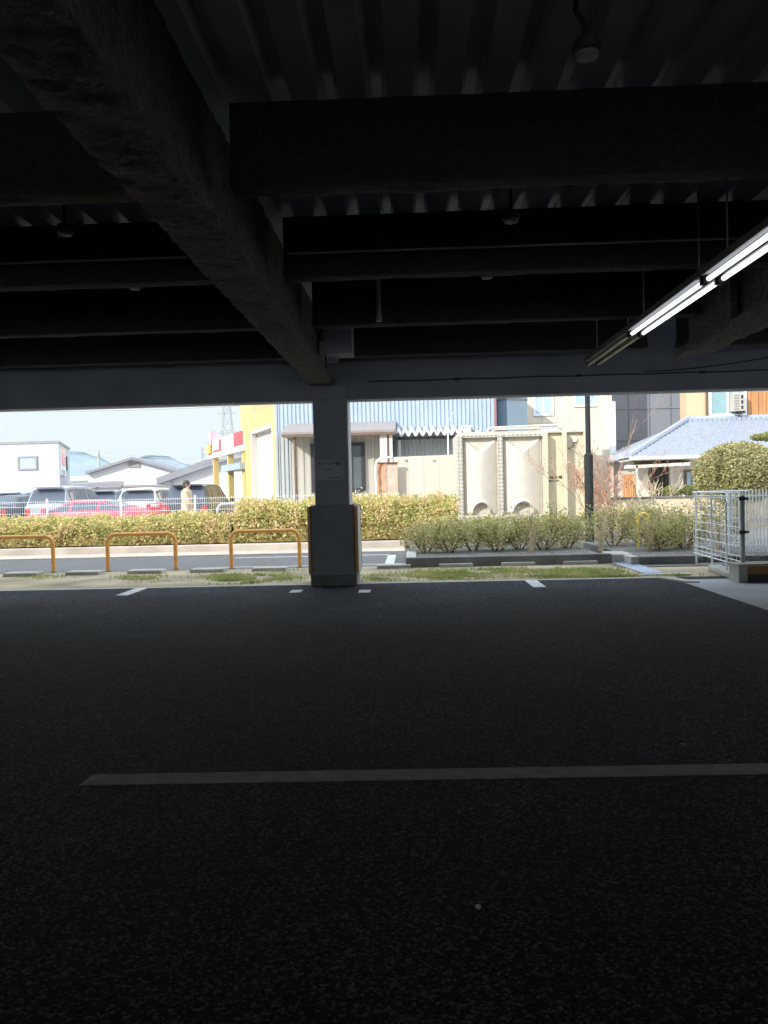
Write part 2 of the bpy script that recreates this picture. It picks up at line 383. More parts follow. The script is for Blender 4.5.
# rough fireproofed beams: I profile swept with jitter
def ibeam(name, axis, c, z0, z1, a0, a1, fw, ww, parent, ft=0.07, jit=0.011, step=0.09, mat='spray'):
    prof = [(-fw, z0), (-fw * .5, z0 - .004), (0, z0 - .006), (fw * .5, z0 - .004), (fw, z0), (fw, z0 + ft), (ww + .03, z0 + ft + .03), (ww, z0 + ft + .08), (ww, z1), (-ww, z1), (-ww, z0 + ft + .08), (-ww - .03, z0 + ft + .03), (-fw, z0 + ft)]
    n = len(prof); k = max(2, int((a1 - a0) / step)); mb = MB()
    for i in range(k + 1):
        a = a0 + (a1 - a0) * i / k
        for (p, z) in prof:
            q = c + p + U(-jit, jit); zz = z + (U(-jit, jit) if z < z1 else 0)
            mb.v.append((q, a, zz) if axis == 'Y' else (a, q, zz))
    for i in range(k):
        for j in range(n):
            b = i * n + j; e = i * n + (j + 1) % n
            mb.f.append((b, e, e + n, b + n))
    mb.f.append(tuple(range(n))); mb.f.append(tuple(range(k * n, k * n + n)))
    return mb.build(name, mat, parent, smooth=True)
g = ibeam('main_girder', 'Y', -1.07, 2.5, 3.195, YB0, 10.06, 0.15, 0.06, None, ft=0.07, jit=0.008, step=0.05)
setp(g, 'long rough sprayed girder running overhead to the signed pillar', 'girder', kind='thing')
t = thing('side_girder', 'rough sprayed girder at upper right ending short of the fascia', 'girder', (2.95, 8.4, 2.5), kind='thing')
ibeam('main_section', 'Y', 2.95, 2.5, 3.195, YB0, 8.35, 0.16, 0.06, t, step=0.09)
MB().bx(2.80, 2.86, 7.15, 8.2, 2.56, 2.96).build('splice_plate', 'spray', t)
MB().prism([(2.79, 8.3), (3.11, 8.3), (2.84, 8.75)], 2.5, 2.57, 'Z').build('flange_tip', 'spray', t)
BY = [4.28, 6.03, 7.78, 9.53]
DEP = ['farthest from the opening', 'second farthest from the opening', 'second nearest the opening', 'nearest the opening']
for (a0, a1, side) in ((XL, -1.24, 'left of the long girder'), (-0.90, 2.76, 'between the two girders'), (3.12, XR, 'beyond the side girder')):
    for i, y in enumerate(BY):
        o = ibeam('ceiling_beam', 'X', y, 2.75, 3.195, a0, a1, 0.085, 0.04, None, ft=0.035, jit=0.005, step=0.12, mat='spray_shaded')
        setp(o, 'sprayed cross beam %s, %s' % (side, DEP[i]), 'beam', 'sprayed ceiling cross beams', 'thing')
# web stiffener plates / brackets near the pillar top
t = thing('girder_bracket', 'grey bracket box fixed beside the girder near the pillar top', 'bracket', (-0.75, 9.2, 2.75))
MB().bx(-0.93, -0.62, 9.1, 9.42, 2.72, 3.18).build('box', 'steel_hazed', t, bevel=0.006)
MB().bx(-0.98, -0.93, 9.0, 9.06, 2.55, 2.85).build('strap', 'galv', t); MB().bx(-0.9, -0.78, 9.04, 9.09, 2.62, 2.67).build('clip', 'galv', t)
# conduits
mb = MB().tube([(XL, 5.9, 2.9), (-1.3, 5.9, 2.9)], 0.009, 6)
setp(mb.build('conduit', 'galv'), 'thin conduit strapped along the beam left of the long girder', 'conduit', 'thin ceiling conduits')
mb = MB().tube([(-0.85, 5.9, 2.9), (2.72, 5.9, 2.9)], 0.009, 6)
setp(mb.build('conduit', 'galv'), 'thin conduit strapped along the beam between the two girders', 'conduit', 'thin ceiling conduits')
p0 = at(379, 318, 7.6)
t = thing('drop_pipe', 'short pale vertical pipe hanging from the ceiling right of the girder', 'pipe', (p0.x, 7.6, p0.z))
MB().cyl((p0.x, 7.6, p0.z), (p0.x, 7.6, 3.22), 0.022).build('pipe_run', 'galv', t, smooth='angle')
MB().cyl((p0.x, 7.6, p0.z - .03), (p0.x, 7.6, p0.z + .01), 0.03).build('end_cap', 'galv', t, smooth='angle')
# detectors hanging under the deck
def sensor(px, py, Y, label, hang=False):
    p = at(px, py, Y); t = thing('ceiling_detector', label, 'detector', p, 'ceiling detectors')
    if hang:
        MB().tube([(p.x - .03, p.y, 3.24), (p.x - .045, p.y, 3.14), (p.x - .015, p.y, 3.09), (p.x, p.y, p.z + .05)], 0.012, 8).build('bracket', 'black', t, smooth=True)
    else:
        MB().cyl((p.x, p.y, p.z + .03), (p.x, p.y, 3.22), 0.012, 8).build('stem', 'black', t, smooth='angle')
    MB().lathe(p, [(0.02, .06), (.045, .05), (.06, .015), (.06, 0), (.05, -.008)], 20).build('housing', 'fixture_dark', t, smooth='angle')
    MB().lathe(p, [(0.05, -.008), (.046, -.022), (.02, -.03)], 20).build('lens_ring', 'galv', t, smooth='angle')
sensor(587, 52, 3.45, 'round detector on a bent bracket, nearest under the corrugated deck', True)
sensor(511, 219, 5.45, 'small round detector behind the farthest beam, between the two girders')
sensor(487, 276, 7.2, 'small round detector peeping above the middle beam between the girders')
sensor(65, 232, 5.45, 'small round detector under the deck ribs left of the girder')
sensor(135, 287, 7.2, 'tiny round detector just above the second beam left of girder')

# ------------------------------------------------------------------ fluorescent batten row
LX, LZ = 2.09, 2.54
def batten(y0, y1, lit, label):
    t = thing('fluorescent_light', label, 'ceiling light', (LX, (y0 + y1) / 2, LZ), 'fluorescent lights along the ceiling')
    MB().prism([(LX - .095, LZ + .03), (LX - .085, LZ + .085), (LX + .085, LZ + .085), (LX + .095, LZ + .03)], y0, y1, 'Y').build('housing', 'fixture_dark', t)
    MB().prism([(LX - .10, LZ + .022), (LX - .02, LZ + .034), (LX + .02, LZ + .034), (LX + .10, LZ + .022), (LX + .10, LZ + .03), (LX - .10, LZ + .03)], y0 + .05, y1 - .05, 'Y').build('reflector', 'fixture', t)
    for s in (-1, 1):
        MB().tube([(LX + s * .05, y0 + .05, LZ), (LX + s * .05, y1 - .05, LZ)], 0.017, 12).build('tube', 'tube' if lit else 'tube_off', t, smooth='angle')
        for y in (y0 + .012, y1 - .047):
            MB().bx(LX + s * .05 - .022, LX + s * .05 + .022, y, y + .035, LZ - .02, LZ + .03).build('lamp_holder', 'black', t, bevel=.003)
    for y in (y0 + .25, y1 - .25):
        MB().cyl((LX, y, LZ + .08), (LX, y, 3.25), 0.006, 6).build('hanger_rod', 'galv', t)
batten(7.53, 9.3, False, 'unlit fluorescent batten at the far end of the ceiling row')
batten(5.64, 7.51, True, 'lit twin tube fluorescent batten next to the unlit one')
batten(3.75, 5.62, True, 'lit twin tube fluorescent batten cut off by the picture edge')

# ------------------------------------------------------------------ pillars
def pillar(cx, y0, sign, label):
    t = thing('support_pillar', label, 'pillar', (cx, y0 + .35, 0), kind='thing')
    zt = 2.46
    MB().bx(cx - .215, cx + .215, y0 + .06, y0 + .56, 1.0, 2.49).build('shaft', 'pillar', t, bevel=.012)
    MB().bx(cx + .2155, cx + .219, y0 + .075, y0 + .55, 1.0, 2.3).build('painted_daylight_shaft', 'side_daylight', t)  # paler skin painting the daylit right side of the shaft
    MB().bx(cx - .29, cx + .29, y0 + .02, y0 + .66, 0, .16).build('footing', 'pillar_foot', t, bevel=.012)
    MB().prism([(cx - .31, y0 + .03), (cx - .28, y0), (cx + .28, y0), (cx + .31, y0 + .03), (cx + .31, y0 + .65), (cx + .28, y0 + .68), (cx - .28, y0 + .68), (cx - .31, y0 + .65)], .14, 1.0, 'Z').build('guard_box', 'pillar_base', t, bevel=.006)
    MB().bx(cx - .27, cx + .27, y0 + .03, y0 + .65, 1.0, 1.012).build('cap', 'pillar_foot', t)
    for s in (-1, 1):
        MB().prism([(cx + s * .313, y0 + .03), (cx + s * .282, y0 - .003), (cx + s * .258, y0 - .003), (cx + s * .258, y0 + .01), (cx + s * .30, y0 + .06), (cx + s * .313, y0 + .06)], .17, .985, 'Z').build('corner_guard', 'orange_dark', t)
        MB().bx(cx + s * .313 - .003, cx + s * .313 + .003, y0 + .60, y0 + .66, .17, .985).build('corner_guard', 'orange_dark', t)
        MB().bx(cx + s * .3115 - .002, cx + s * .3115 + .002, y0 + .07, y0 + .59, .17, .98).build('painted_daylight_base', 'side_daylight', t)  # paler skins painting daylight on the sides of the boxed base
    return t
PCX, PY0 = -0.985, 10.02
pil = pillar(PCX, PY0, True, 'square grey pillar with boxed base and notice below the long girder')
pillar(5.03, PY0 + .1, False, 'pillar with orange corner guard mostly outside the picture at right')
# notice on the pillar
sx0, sx1 = at(316, 470, PY0 + .06).x, at(343.5, 470, PY0 + .06).x
sz0, sz1 = at(330, 480, PY0 + .06).z, at(330, 460, PY0 + .06).z
t = thing('notice_plate', 'grey notice plate with dark lettering fixed on the pillar', 'sign', ((sx0 + sx1) / 2, PY0 + .055, (sz0 + sz1) / 2))
MB().bx(sx0, sx1, PY0 + .053, PY0 + .0605, sz0, sz1).build('plate', 'plate', t)
xm, zm = (sx0 + sx1) / 2, (sz0 + sz1) / 2
def fit(o, w):
    k = w / max(1e-6, o.dimensions.x); o.scale = (k, 1, 1)
o = text_obj('アイドリング', .058, 'ink', t, (xm - .035, PY0 + .0515, sz1 - .05), 'lettering', ext=.0008, boldness=.0005); bpy.context.view_layer.update(); fit(o, .235)
o = text_obj('禁止', .06, 'ink', t, (xm + .122, PY0 + .0515, sz1 - .05), 'lettering', ext=.0008, boldness=.0012); bpy.context.view_layer.update(); fit(o, .075)
MB().bx(xm - .065, xm + .02, PY0 + .051, PY0 + .0535, zm - .002, zm + .006).build('small_print', 'ink', t)
MB().bx(xm - .04, xm + .13, PY0 + .051, PY0 + .0535, sz0 + .028, sz0 + .035).build('small_print', 'ink', t)

# ------------------------------------------------------------------ painted lines, pebble
def ground_poly(name, pts, mat, z0=0.0, z1=0.004):
    return MB().prism([(p[0], p[1]) for p in pts], z0, z1, 'Z').build(name, mat)
setp(ground_poly('parking_line', [(gd(79, 785.5).x, gd(79, 785.5).y), (3.6, 3.255), (3.6, 3.375), (gd(93, 774.8).x, gd(93, 774.8).y)], 'paint_worn', 0, .002), 'long worn grey line painted across the dark asphalt', 'road marking')
for (x, lab) in ((-3.47, 'short white bay line at the asphalt edge left of the pillar'), (1.48, 'short white bay line at the asphalt edge right of the pillar')):
    setp(ground_poly('bay_line', [(x - .075, 9.5), (x + .075, 9.5), (x + .075, 10.22), (x - .075, 10.22)], 'paint'), lab, 'road marking')
for (px, lab) in ((296, 'small white paint mark on asphalt just left of the pillar'), (364.5, 'small white paint mark on asphalt just right of the pillar')):
    p = gd(px, 591.5)
    setp(ground_poly('paint_mark', [(p.x - .068, p.y - .13), (p.x + .068, p.y - .13), (p.x + .068, p.y + .14), (p.x - .068, p.y + .14)], 'paint'), lab, 'road marking')
p = gd(478, 909)
setp(MB().ell((p.x, p.y, .006), (.0085, .006, .007), 10, 6, .12).build('pebble', 'pebble', smooth=True), 'small pale pebble lying on the near asphalt', 'pebble')
p = gd(683, 745)
setp(MB().ell((p.x, p.y, .004), (.012, .006, .005), 10, 6, .12).build('stone_chip', 'concrete', smooth=True), 'flat grey stone chip on asphalt beyond the long line', 'stone')

# ------------------------------------------------------------------ ground outside
struct(MB().bx(3.2, XR, 6.0, 9.95, 0.0, 0.006).build('concrete_slab_floor', 'slab'))
struct(MB().bx(-260, 260, 12.4, 700, -.2, -.03).build('ground', 'lot'))
struct(MB().bx(-40, 6.5, 10.3, 12.62, -.12, 0.0).build('verge_ground', 'soil'))
struct(MB().bx(6.5, 40, 10.3, 12.62, -.12, -0.01).build('side_ground', 'soil'))
struct(MB().bx(-40, -0.12, 12.62, 16.8, -.12, 0.0).build('road', 'road'))
struct(MB().bx(2.95, 6.0, 11.6, 12.66, 0.0, 0.012).build('path', 'road'))
struct(MB().bx(-40, -0.15, 15.7, 16.75, -.1, .012).build('kerb_gutter_path', 'concrete_pale'))
struct(MB().bx(-40, -0.15, 16.75, 16.95, -.1, .15).build('kerb', 'concrete_pale', bevel=.02))
struct(MB().bx(-40, 1.2, 16.95, 19.4, -.1, .11).build('hedge_soil_ground', 'mulch'))
# white painted outline on the road
mb = MB().bx(-3.3, -0.3, 14.9, 15.0, 0, .004).bx(-3.3, -0.3, 12.95, 13.03, 0, .004).bx(-.45, -.3, 12.95, 15.0, 0, .004)
setp(mb.build('road_outline', 'paint'), 'white painted outline on the small road behind the pillar', 'road marking')
# planter beds at right
struct(MB().bx(-0.05, 2.98, 12.42, 19.3, -.1, .10).build('planter_soil_ground', 'gravel'))
struct(MB().bx(3.3, 9.0, 12.0, 19.3, -.1, .10).build('side_planter_ground', 'gravel'))
t = thing('planter_kerb', 'long concrete kerb with shade painted on its front, edging the planter below the tank', 'kerb', (1.5, 12.35, 0), kind='thing')
MB().bx(-.1, 3.0, 12.28, 12.42, -.05, .15).build('front_run', 'concrete_dark', t, bevel=.012)  # shade on the front face put into a darker concrete than the returns
MB().bx(-.1, .06, 12.42, 13.6, -.05, .15).build('end_return', 'concrete', t, bevel=.012)
MB().bx(2.98, 3.32, 12.3, 12.9, -.05, .14).build('corner_return', 'concrete', t, bevel=.012)
t = thing('short_kerb', 'short concrete kerb with shade painted on its front, edging the bed beside the wire fence', 'kerb', (3.8, 12.0, 0), kind='thing')
MB().bx(3.3, 4.15, 11.88, 12.02, -.05, .13).build('front_run', 'concrete_dark', t, bevel=.012)  # front again darker than its return, shade put into the colour
MB().bx(3.18, 3.3, 11.9, 12.5, -.05, .13).build('end_return', 'concrete', t, bevel=.012)
# row of low blocks
for i in range(14):
    px = 3 + 62.3 * i; pxe = px + 34
    py = 577 - 0.0215 * px
    if 300 < px < 355: continue
    a = gd(px, py); b = gd(pxe, py - .7)
    if px > 640: break
    k = len([o for o in COL.objects if o.name.startswith('kerb_block')])
    mb = MB().bx(a.x, b.x, a.y - .02, a.y + .26, -.04, .055)
    setp(mb.build('kerb_block', 'concrete', bevel=.012), 'low concrete block in the row along the verge, %s from the left' % ORD[k], 'concrete block', 'low concrete blocks along the verge')
# steel drain grate at right
a, b = gd(627, 562.5), gd(653, 573.8)
t = thing('drain_grate', 'pale steel drain grate set in the verge near the fence', 'drain grate', ((a.x + b.x) / 2, (a.y + b.y) / 2, 0))
w = .115; n = 4
mb = MB().bx(b.x - w - .02, b.x - w, b.y, a.y, 0, .02).bx(b.x + w, b.x + w + .02, b.y, a.y, 0, .02)
mb.build('frame', 'galv', t)
for i in range(n):
    y0 = b.y + (a.y - b.y) * i / n; y1 = b.y + (a.y - b.y) * (i + 1) / n - .02
    mb = MB().bx(b.x - w, b.x + w, y0, y1, 0, .012)
    for k in range(9): mb.bx(b.x - w + .005 + k * .0265, b.x - w + .016 + k * .0265, y0, y1, .012, .018)
    mb.build('cover', 'grate', t)
MB().bx(b.x - .2, b.x + .45, b.y - .2, b.y - .02, -.02, .012).build('end_slab', 'concrete', t)
# plinth beside right pillar
p = gd(739, 583.3); PX0 = p.x; PYY = p.y
t = thing('striped_plinth', 'low concrete plinth with orange and black front at right edge', 'plinth', (PX0 + .4, PYY + .3, 0))
MB().bx(PX0, PX0 + 1.6, PYY, PYY + .30, 0, .2).build('block', 'concrete', t, bevel=.008)
MB().bx(PX0 - .012, PX0 + 1.6, PYY - .012, PYY + .32, .195, .222).build('coping', 'concrete_pale', t, bevel=.006)
MB().bx(PX0 + .10, PX0 + 1.6, PYY - .006, PYY + .001, .105, .195).build('orange_band', 'orange_dark', t)
MB().bx(PX0 + .10, PX0 + 1.6, PYY - .006, PYY + .001, 0.005, .105).build('black_band', 'black', t)
# diagonal kerb piece and fence footing
struct(MB().prism([(3.05, 10.12), (3.22, 9.62), (3.36, 9.6), (3.2, 10.22)], 0, .02, 'Z').build('trim_2', 'concrete'))
struct(MB().prism([(3.84, 9.96), (4.08, 9.7), (4.14, 11.0), (3.96, 11.0)], 0, .075, 'Z').build('trim_3', 'concrete', bevel=.02))

# ------------------------------------------------------------------ orange arches
def arch_pts(x0, x1, y, h, r=.14, n=7, z0=-.03):
    P = [(x0, y, z0), (x0, y, h - r)]
    for i in range(1, n): a = PI / 2 * i / n; P.append((x0 + r - r * math.cos(a), y, h - r + r * math.sin(a)))
    P += [(x0 + r, y, h), (x1 - r, y, h)]
    for i in range(1, n): a = PI / 2 * i / n; P.append((x1 - r + r * math.sin(a), y, h - r + r * math.cos(a)))
    P += [(x1, y, h - r), (x1, y, z0)]
    return P
AY = 12.72
for (p0, p1, lab) in ((-17, 53, 'orange tubular barrier arch cut off by the left picture edge'), (107.5, 175.5, 'orange tubular barrier arch in the middle of the three'), (231, 299.5, 'orange tubular barrier arch nearest the pillar')):
    x0, x1 = ax(p0, AY, 550), ax(p1, AY, 550); h = az((p0 + p1) / 2, 534 - .025 * ((p0 + p1) / 2 - 141) , AY)
    t = thing('barrier_arch', lab, 'barrier', ((x0 + x1) / 2, AY, 0), 'orange barrier arches')
    MB().tube(arch_pts(x0, x1, AY, h, .13), .031, 14).build('rail', 'orange', t, smooth='angle')
    for x in (x0, x1): MB().lathe((x, AY, 0), [(.055, 0), (.055, .006), (.036, .012), (.033, .014)], 18).build('base_collar', 'concrete_dark', t, smooth='angle')

# ------------------------------------------------------------------ vegetation helpers
def leaf_quads(mb, p, s, up=0.3):
    a = U(0, 2 * PI); el = U(-.6, 1.0)
    d = Vector((math.cos(a) * math.cos(el), math.sin(a) * math.cos(el), math.sin(el)))
    w = d.cross(Vector((U(-1, 1), U(-1, 1), U(-1, 1))))
    if w.length < .01: w = d.orthogonal()
    w.normalize(); l = s * U(.7, 1.3); ww = l * .36
    p = Vector(p); n = len(mb.v)
    mb.v += [tuple(p), tuple(p + d * l * .5 + w * ww), tuple(p + d * l), tuple(p + d * l * .5 - w * ww)]
    mb.f.append((n, n + 1, n + 2, n + 3))
def branches(mb, p, d, L, r, depth, spread=.5, nchild=3, rmin=.003, up=.12):
    P = [Vector(p)]; rs = [r]; dd = Vector(d).normalized(); k = 4
    for i in range(k):
        dd = (dd + Vector((U(-1, 1), U(-1, 1), U(-1, 1))) * .13 + Vector((0, 0, up * .4))).normalized()
        P.append(P[-1] + dd * L / k); rs.append(max(rmin, r * (1 - .55 * (i + 1) / k)))
    mb.tube(P, rs, 5 if r > .01 else 4, cap=False)
    tips = [P[-1]]
    if depth > 0:
        for j in range(nchild):
            i = random.randint(1, k); q = P[i]
            nd = (dd + Vector((U(-1, 1), U(-1, 1), U(-.4, 1))) * spread * 1.4 + Vector((0, 0, up))).normalized()
            tips += branches(mb, q, nd, L * U(.5, .8), max(rmin, rs[i] * .65), depth - 1, spread, nchild, rmin, up)
    return tips
def shrub(name, x, y, z0, h, w, n, leafs, label, lmat='shrub', smat='bark', group=None, cat='shrub', stems=5, depthr=2, bare=.3, wy=None):
    t = thing(name, label, cat, (x, y, z0), group)
    mb = MB(); mb.noremesh = True; tips = []
    for k in range(stems):
        a = 2 * PI * k / stems + U(-.4, .4)
        tips += branches(mb, (x + .04 * math.cos(a), y + .04 * math.sin(a), z0 - .03), (math.cos(a) * w * .8, math.sin(a) * (wy or w) * .8, h * .9), h * .62, .011, depthr, .55, 3, .0028)
    mb.build('stem', smat, t)
    lf = MB(); lf.noremesh = True
    for k in range(n):
        if R() < .55:
            q = random.choice(tips); p = (q.x + random.gauss(0, .06), q.y + random.gauss(0, .06), q.z + random.gauss(0, .06))
        else:
            u = Vector((random.gauss(0, 1), random.gauss(0, 1), random.gauss(0, 1))).normalized() * (U(.45, 1) ** .5)
            p = (x + u.x * w, y + u.y * (wy or w), z0 + h * (.50 + .52 * u.z))
        if p[2] < z0 + h * bare * .6: continue
        leaf_quads(lf, p, leafs)
    lf.build('foliage', lmat, t)
    return t

# hedge: clipped but irregular azalea hedge along the road
def hedge(name, x0, x1, yc, wy, z0, hfun, label, n, leafs, lmat):
    t = thing(name, label, 'hedge', ((x0 + x1) / 2, yc, z0))
    core = MB(); core.noremesh = True; nx = int((x1 - x0) / .14); prof = 9
    for i in range(nx + 1):
        x = x0 + (x1 - x0) * i / nx; h = hfun(x) * .88
        for j in range(prof):
            a = PI * j / (prof - 1)
            core.v.append((x, yc - math.cos(a) * wy * .86 * U(.92, 1.05), z0 + .03 + max(0, (math.sin(a) ** .6)) * (h - .03) * U(.92, 1.03)))
    for i in range(nx):
        for j in range(prof - 1):
            b = i * prof + j; core.f.append((b, b + 1, b + 1 + prof, b + prof))
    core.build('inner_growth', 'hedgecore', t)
    st = MB(); st.noremesh = True
    for k in range(int((x1 - x0) * 9)):
        x = U(x0, x1); y = yc + U(-wy, 0) * .9
        st.tube([(x, y, z0 - .02), (x + U(-.05, .05), y - .03, z0 + .18), (x + U(-.12, .12), y - U(0, .08), z0 + .34)], [.009, .007, .004], 4, cap=False)
    st.build('stem', 'bark', t)['kind'] = 'stuff'
    lf = MB(); lf.noremesh = True
    for k in range(n):
        x = U(x0, x1); h = hfun(x); a = math.acos(U(-1, 1)) if R() < .35 else U(0, PI * .75)
        rr = U(.84, 1.10) + .17 * mnoise.noise((x * 2.2, a * 2, 3.1))
        y = yc - math.cos(a) * wy * rr; z = z0 + .05 + (math.sin(a) ** .6) * (h - .05) * rr + random.gauss(0, .025)
        leaf_quads(lf, (x, y, z), leafs)
    lf.build('foliage', lmat, t)
    return t
def hL(x): return .60 + .10 * mnoise.noise((x * .7, 0, 0)) + .05 * mnoise.noise((x * 2.5, 4, 0))
def hM(x): return .86 + .13 * mnoise.noise((x * .9, 2, 0)) + .07 * mnoise.noise((x * 2.5, 7, 0))
hedge('azalea_hedge', -14.5, -3.9, 17.85, .62, .12, hL, 'low yellow green clipped hedge behind the orange barrier arches', 30000, .055, 'hedge')
hedge('bushy_hedge', -3.85, 1.0, 17.9, .68, .12, hM, 'taller yellow green bushy hedge behind the pillar', 16000, .06, 'hedge')

# planter shrubs
SP = 'sparse green shrubs in the planter'
spots = [(424, 14.0, .50, .48), (448, 13.9, .52, .52), (472, 14.2, .54, .52), (496, 14.0, .50, .52), (518, 14.3, .55, .54), (543, 14.0, .58, .54), (566, 14.4, .58, .48),
         (612, 14.6, .66, .50), (640, 14.9, .66, .52), (668, 14.4, .64, .48), (655, 13.4, .50, .42), (684, 13.6, .55, .42)]
labs = ['shrub at the left end of the planter beside the road', 'second shrub from the left end of the planter', 'sparse shrub under the left part of the water tank', 'sparse shrub below the first domed tank panel',
        'sparse shrub below the second domed tank panel', 'sparse shrub below the flat lettered tank panel', 'sparse shrub just left of the black pole', 'taller shrub just right of the black pole',
        'tall green shrub around the small yellow arch', 'tall green shrub between yellow arch and wire fence', 'leggy shrub in front of the small yellow arch', 'low shrub touching the white wire fence']
for i, ((px, Y, h, w), lab) in enumerate(zip(spots, labs)):
    shrub('planter_shrub', ax(px, Y), Y, .1, h, w, 1300 if i < 7 else 1500, .042, lab, 'shrub', 'bark', SP, stems=9, depthr=2, bare=.12)
# back row of denser shrubs right under the tank
for i, px in enumerate((440, 478, 512, 548, 580)):
    shrub('back_shrub', ax(px, 16.6), 16.6, .1, .52, .6, 1200, .05, 'dull shrub in the back row before the tank, %s from the left' % ORD[i], 'shrub', 'bark', 'back row shrubs before the tank', stems=9, depthr=2, bare=.1)
for i, (px, Y) in enumerate(((622, 17.5), (662, 17.2), (700, 16.5))):
    shrub('dry_shrub', ax(px, Y), Y, .1, .66, .6, 900, .055, ['tawny dry shrub behind the black pole', 'tawny dry shrub under the garden wall', 'tawny dry shrub seen through the wire fence'][i], 'straw', 'straw', 'dry shrubs under the garden wall', stems=8, depthr=2)
# straw grasses
def straw(x, y, z0, h, n, label):
    mb = MB(); mb.noremesh = True
    for k in range(n):
        a = U(0, 2 * PI); l = h * U(.6, 1.1); b = U(.1, .5)
        mb.tube([(x + U(-.05, .05), y + U(-.05, .05), z0 - .02), (x + math.cos(a) * b * .4 * l, y + math.sin(a) * b * .4 * l, z0 + l * .6), (x + math.cos(a) * b * 1.2 * l, y + math.sin(a) * b * l, z0 + l * U(.6, 1))], [.004, .003, .0015], 3, cap=False)
    o = mb.build('dry_grass_clump', 'straw'); o.data.update(); setp(o, label, 'grass clump', 'dry grass clumps', 'thing'); return o
for px, Y, lab in ((600, 14.0, 'dry straw clump at the foot of the black pole'), (648, 13.2, 'arching dry straw clump in front of the yellow arch'), (676, 13.8, 'dry straw clump left of the wire fence'),
                   (716, 12.9, 'dry straw clump behind the wire fence panel'), (742, 13.2, 'dry straw clump behind the white picket panel'), (530, 13.4, 'dry straw clump below the second tank panel')):
    straw(ax(px, Y), Y, .08, .75, 26, lab)
shrub('blossom_bush', ax(374, 18.9), 18.9, .1, .95, .22, 700, .045, 'small pale pink bush beside the white bent pipe', 'blossom', 'twig', None, 'bush', stems=5, depthr=2)
shrub('fence_shrub', ax(722, 13.4), 13.4, .05, .9, .38, 1300, .045, 'green shrub behind the white mesh fence', 'shrub', 'bark', SP, stems=6)

# bare reddish tree behind the pole
bx_ = ax(600, 17.2)
t = thing('bare_tree', 'bare reddish many-branched small tree behind the black pole', 'tree', (bx_, 17.2, 0))
mb = MB(); mb.noremesh = True; tips = []
for a in (-.45, -.1, .3, .7):
    tips += branches(mb, (bx_ + a * .1, 17.2 + U(-.1, .1), .05), (a * .9, U(-.2, .2), 1), 1.0, .022, 4, .62, 3, .0034, .06)
for (dx, L) in ((.35, 1.3), (.62, 1.4)):
    tips += branches(mb, (bx_ + dx * .5, 17.2, 1.3), (dx * .75, .1, 1), L, .009, 2, .3, 2, .003, .05)
mb.build('branch', 'twig', t)
lf = MB(); lf.noremesh = True
for q in tips:
    if q.z < 2.0:
        for k in range(1): leaf_quads(lf, (q.x + random.gauss(0, .05), q.y + random.gauss(0, .05), q.z + random.gauss(0, .05)), .05)
lf.build('buds', 'bud', t)['kind'] = 'stuff'

# topiary ball
c = at(738, 470, 20.5); tz = at(735, 443, 20.5).z
t = thing('topiary_bush', 'big round clipped topiary bush in the house garden', 'topiary', (c.x, 20.5, 0))
rx_, rz_ = 1.04, .78
cz = tz - rz_
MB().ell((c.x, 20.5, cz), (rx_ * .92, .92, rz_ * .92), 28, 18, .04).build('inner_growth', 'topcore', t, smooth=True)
lf = MB(); lf.noremesh = True
for k in range(9000):
    u = Vector((random.gauss(0, 1), random.gauss(0, 1), random.gauss(0, 1))).normalized()
    if u.y > .5: continue
    k2 = U(.92, 1.03) + .03 * mnoise.noise(u * 3)
    sq = 1.0 if u.z > 0 else .95
    leaf_quads(lf, (c.x + u.x * rx_ * k2, 20.5 + u.y * k2, cz + u.z * rz_ * k2 * sq), .065)
lf.build('foliage', 'topiary', t)
mb = MB(); mb.noremesh = True
branches(mb, (c.x, 20.5, -.05), (0, 0, 1), 1.2, .08, 2, .4, 3, .02); mb.build('trunk', 'bark', t)
# cloud pruned pine
c2 = at(772, 437, 22.0)
t = thing('cloud_pine', 'cloud pruned pine pad rising behind the round topiary', 'pine', (c2.x, 22, 0))
mb = MB(); mb.tube([(c2.x, 22, -.05), (c2.x + .1, 22, 1.2), (c2.x - .02, 22, 1.8), (c2.x - .06, 22, c2.z - .05)], [.08, .07, .055, .04], 8).build('trunk', 'bark', t, smooth=True)
lf = MB(); lf.noremesh = True
for k in range(2600):
    u = Vector((random.gauss(0, 1), random.gauss(0, 1), random.gauss(0, 1))).normalized() * U(.7, 1)
    leaf_quads(lf, (c2.x + u.x * .55, 22 + u.y * .45, c2.z + u.z * .11), .06)
lf.build('foliage', 'pine', t)
for k, (px, py, s, lab) in enumerate(((672, 492, .28, 'low clipped garden shrub on the wall before the house door'), (689, 490, .24, 'second low clipped garden shrub before the house window'))):
    p = at(px, py, 22.8); t = thing('garden_shrub', lab, 'shrub', (p.x, 22.8, 0), 'clipped garden shrubs')
    MB().tube([(p.x, 22.8, -.03), (p.x, 22.8, p.z)], .03, 6).build('stem', 'bark', t)
    lf = MB(); lf.noremesh = True
    for i in range(700):
        u = Vector((random.gauss(0, 1), random.gauss(0, 1), random.gauss(0, 1))).normalized() * U(.8, 1)
        leaf_quads(lf, (p.x + u.x * s, 22.8 + u.y * s * .8, p.z + u.z * s * .6), .05)
    lf.build('foliage', 'pine', t)
p = at(655, 490, 22.6)
mb = MB(); mb.noremesh = True
for k in range(10): branches(mb, (p.x + U(-.5, .5), 22.6, .6), (U(-1, 1), U(-.3, .3), .6), .5, .022, 2, .6, 3, .006)
setp(mb.build('bare_garden_shrub', 'straw'), 'tangled bare shrub on the garden wall before the house', 'shrub')

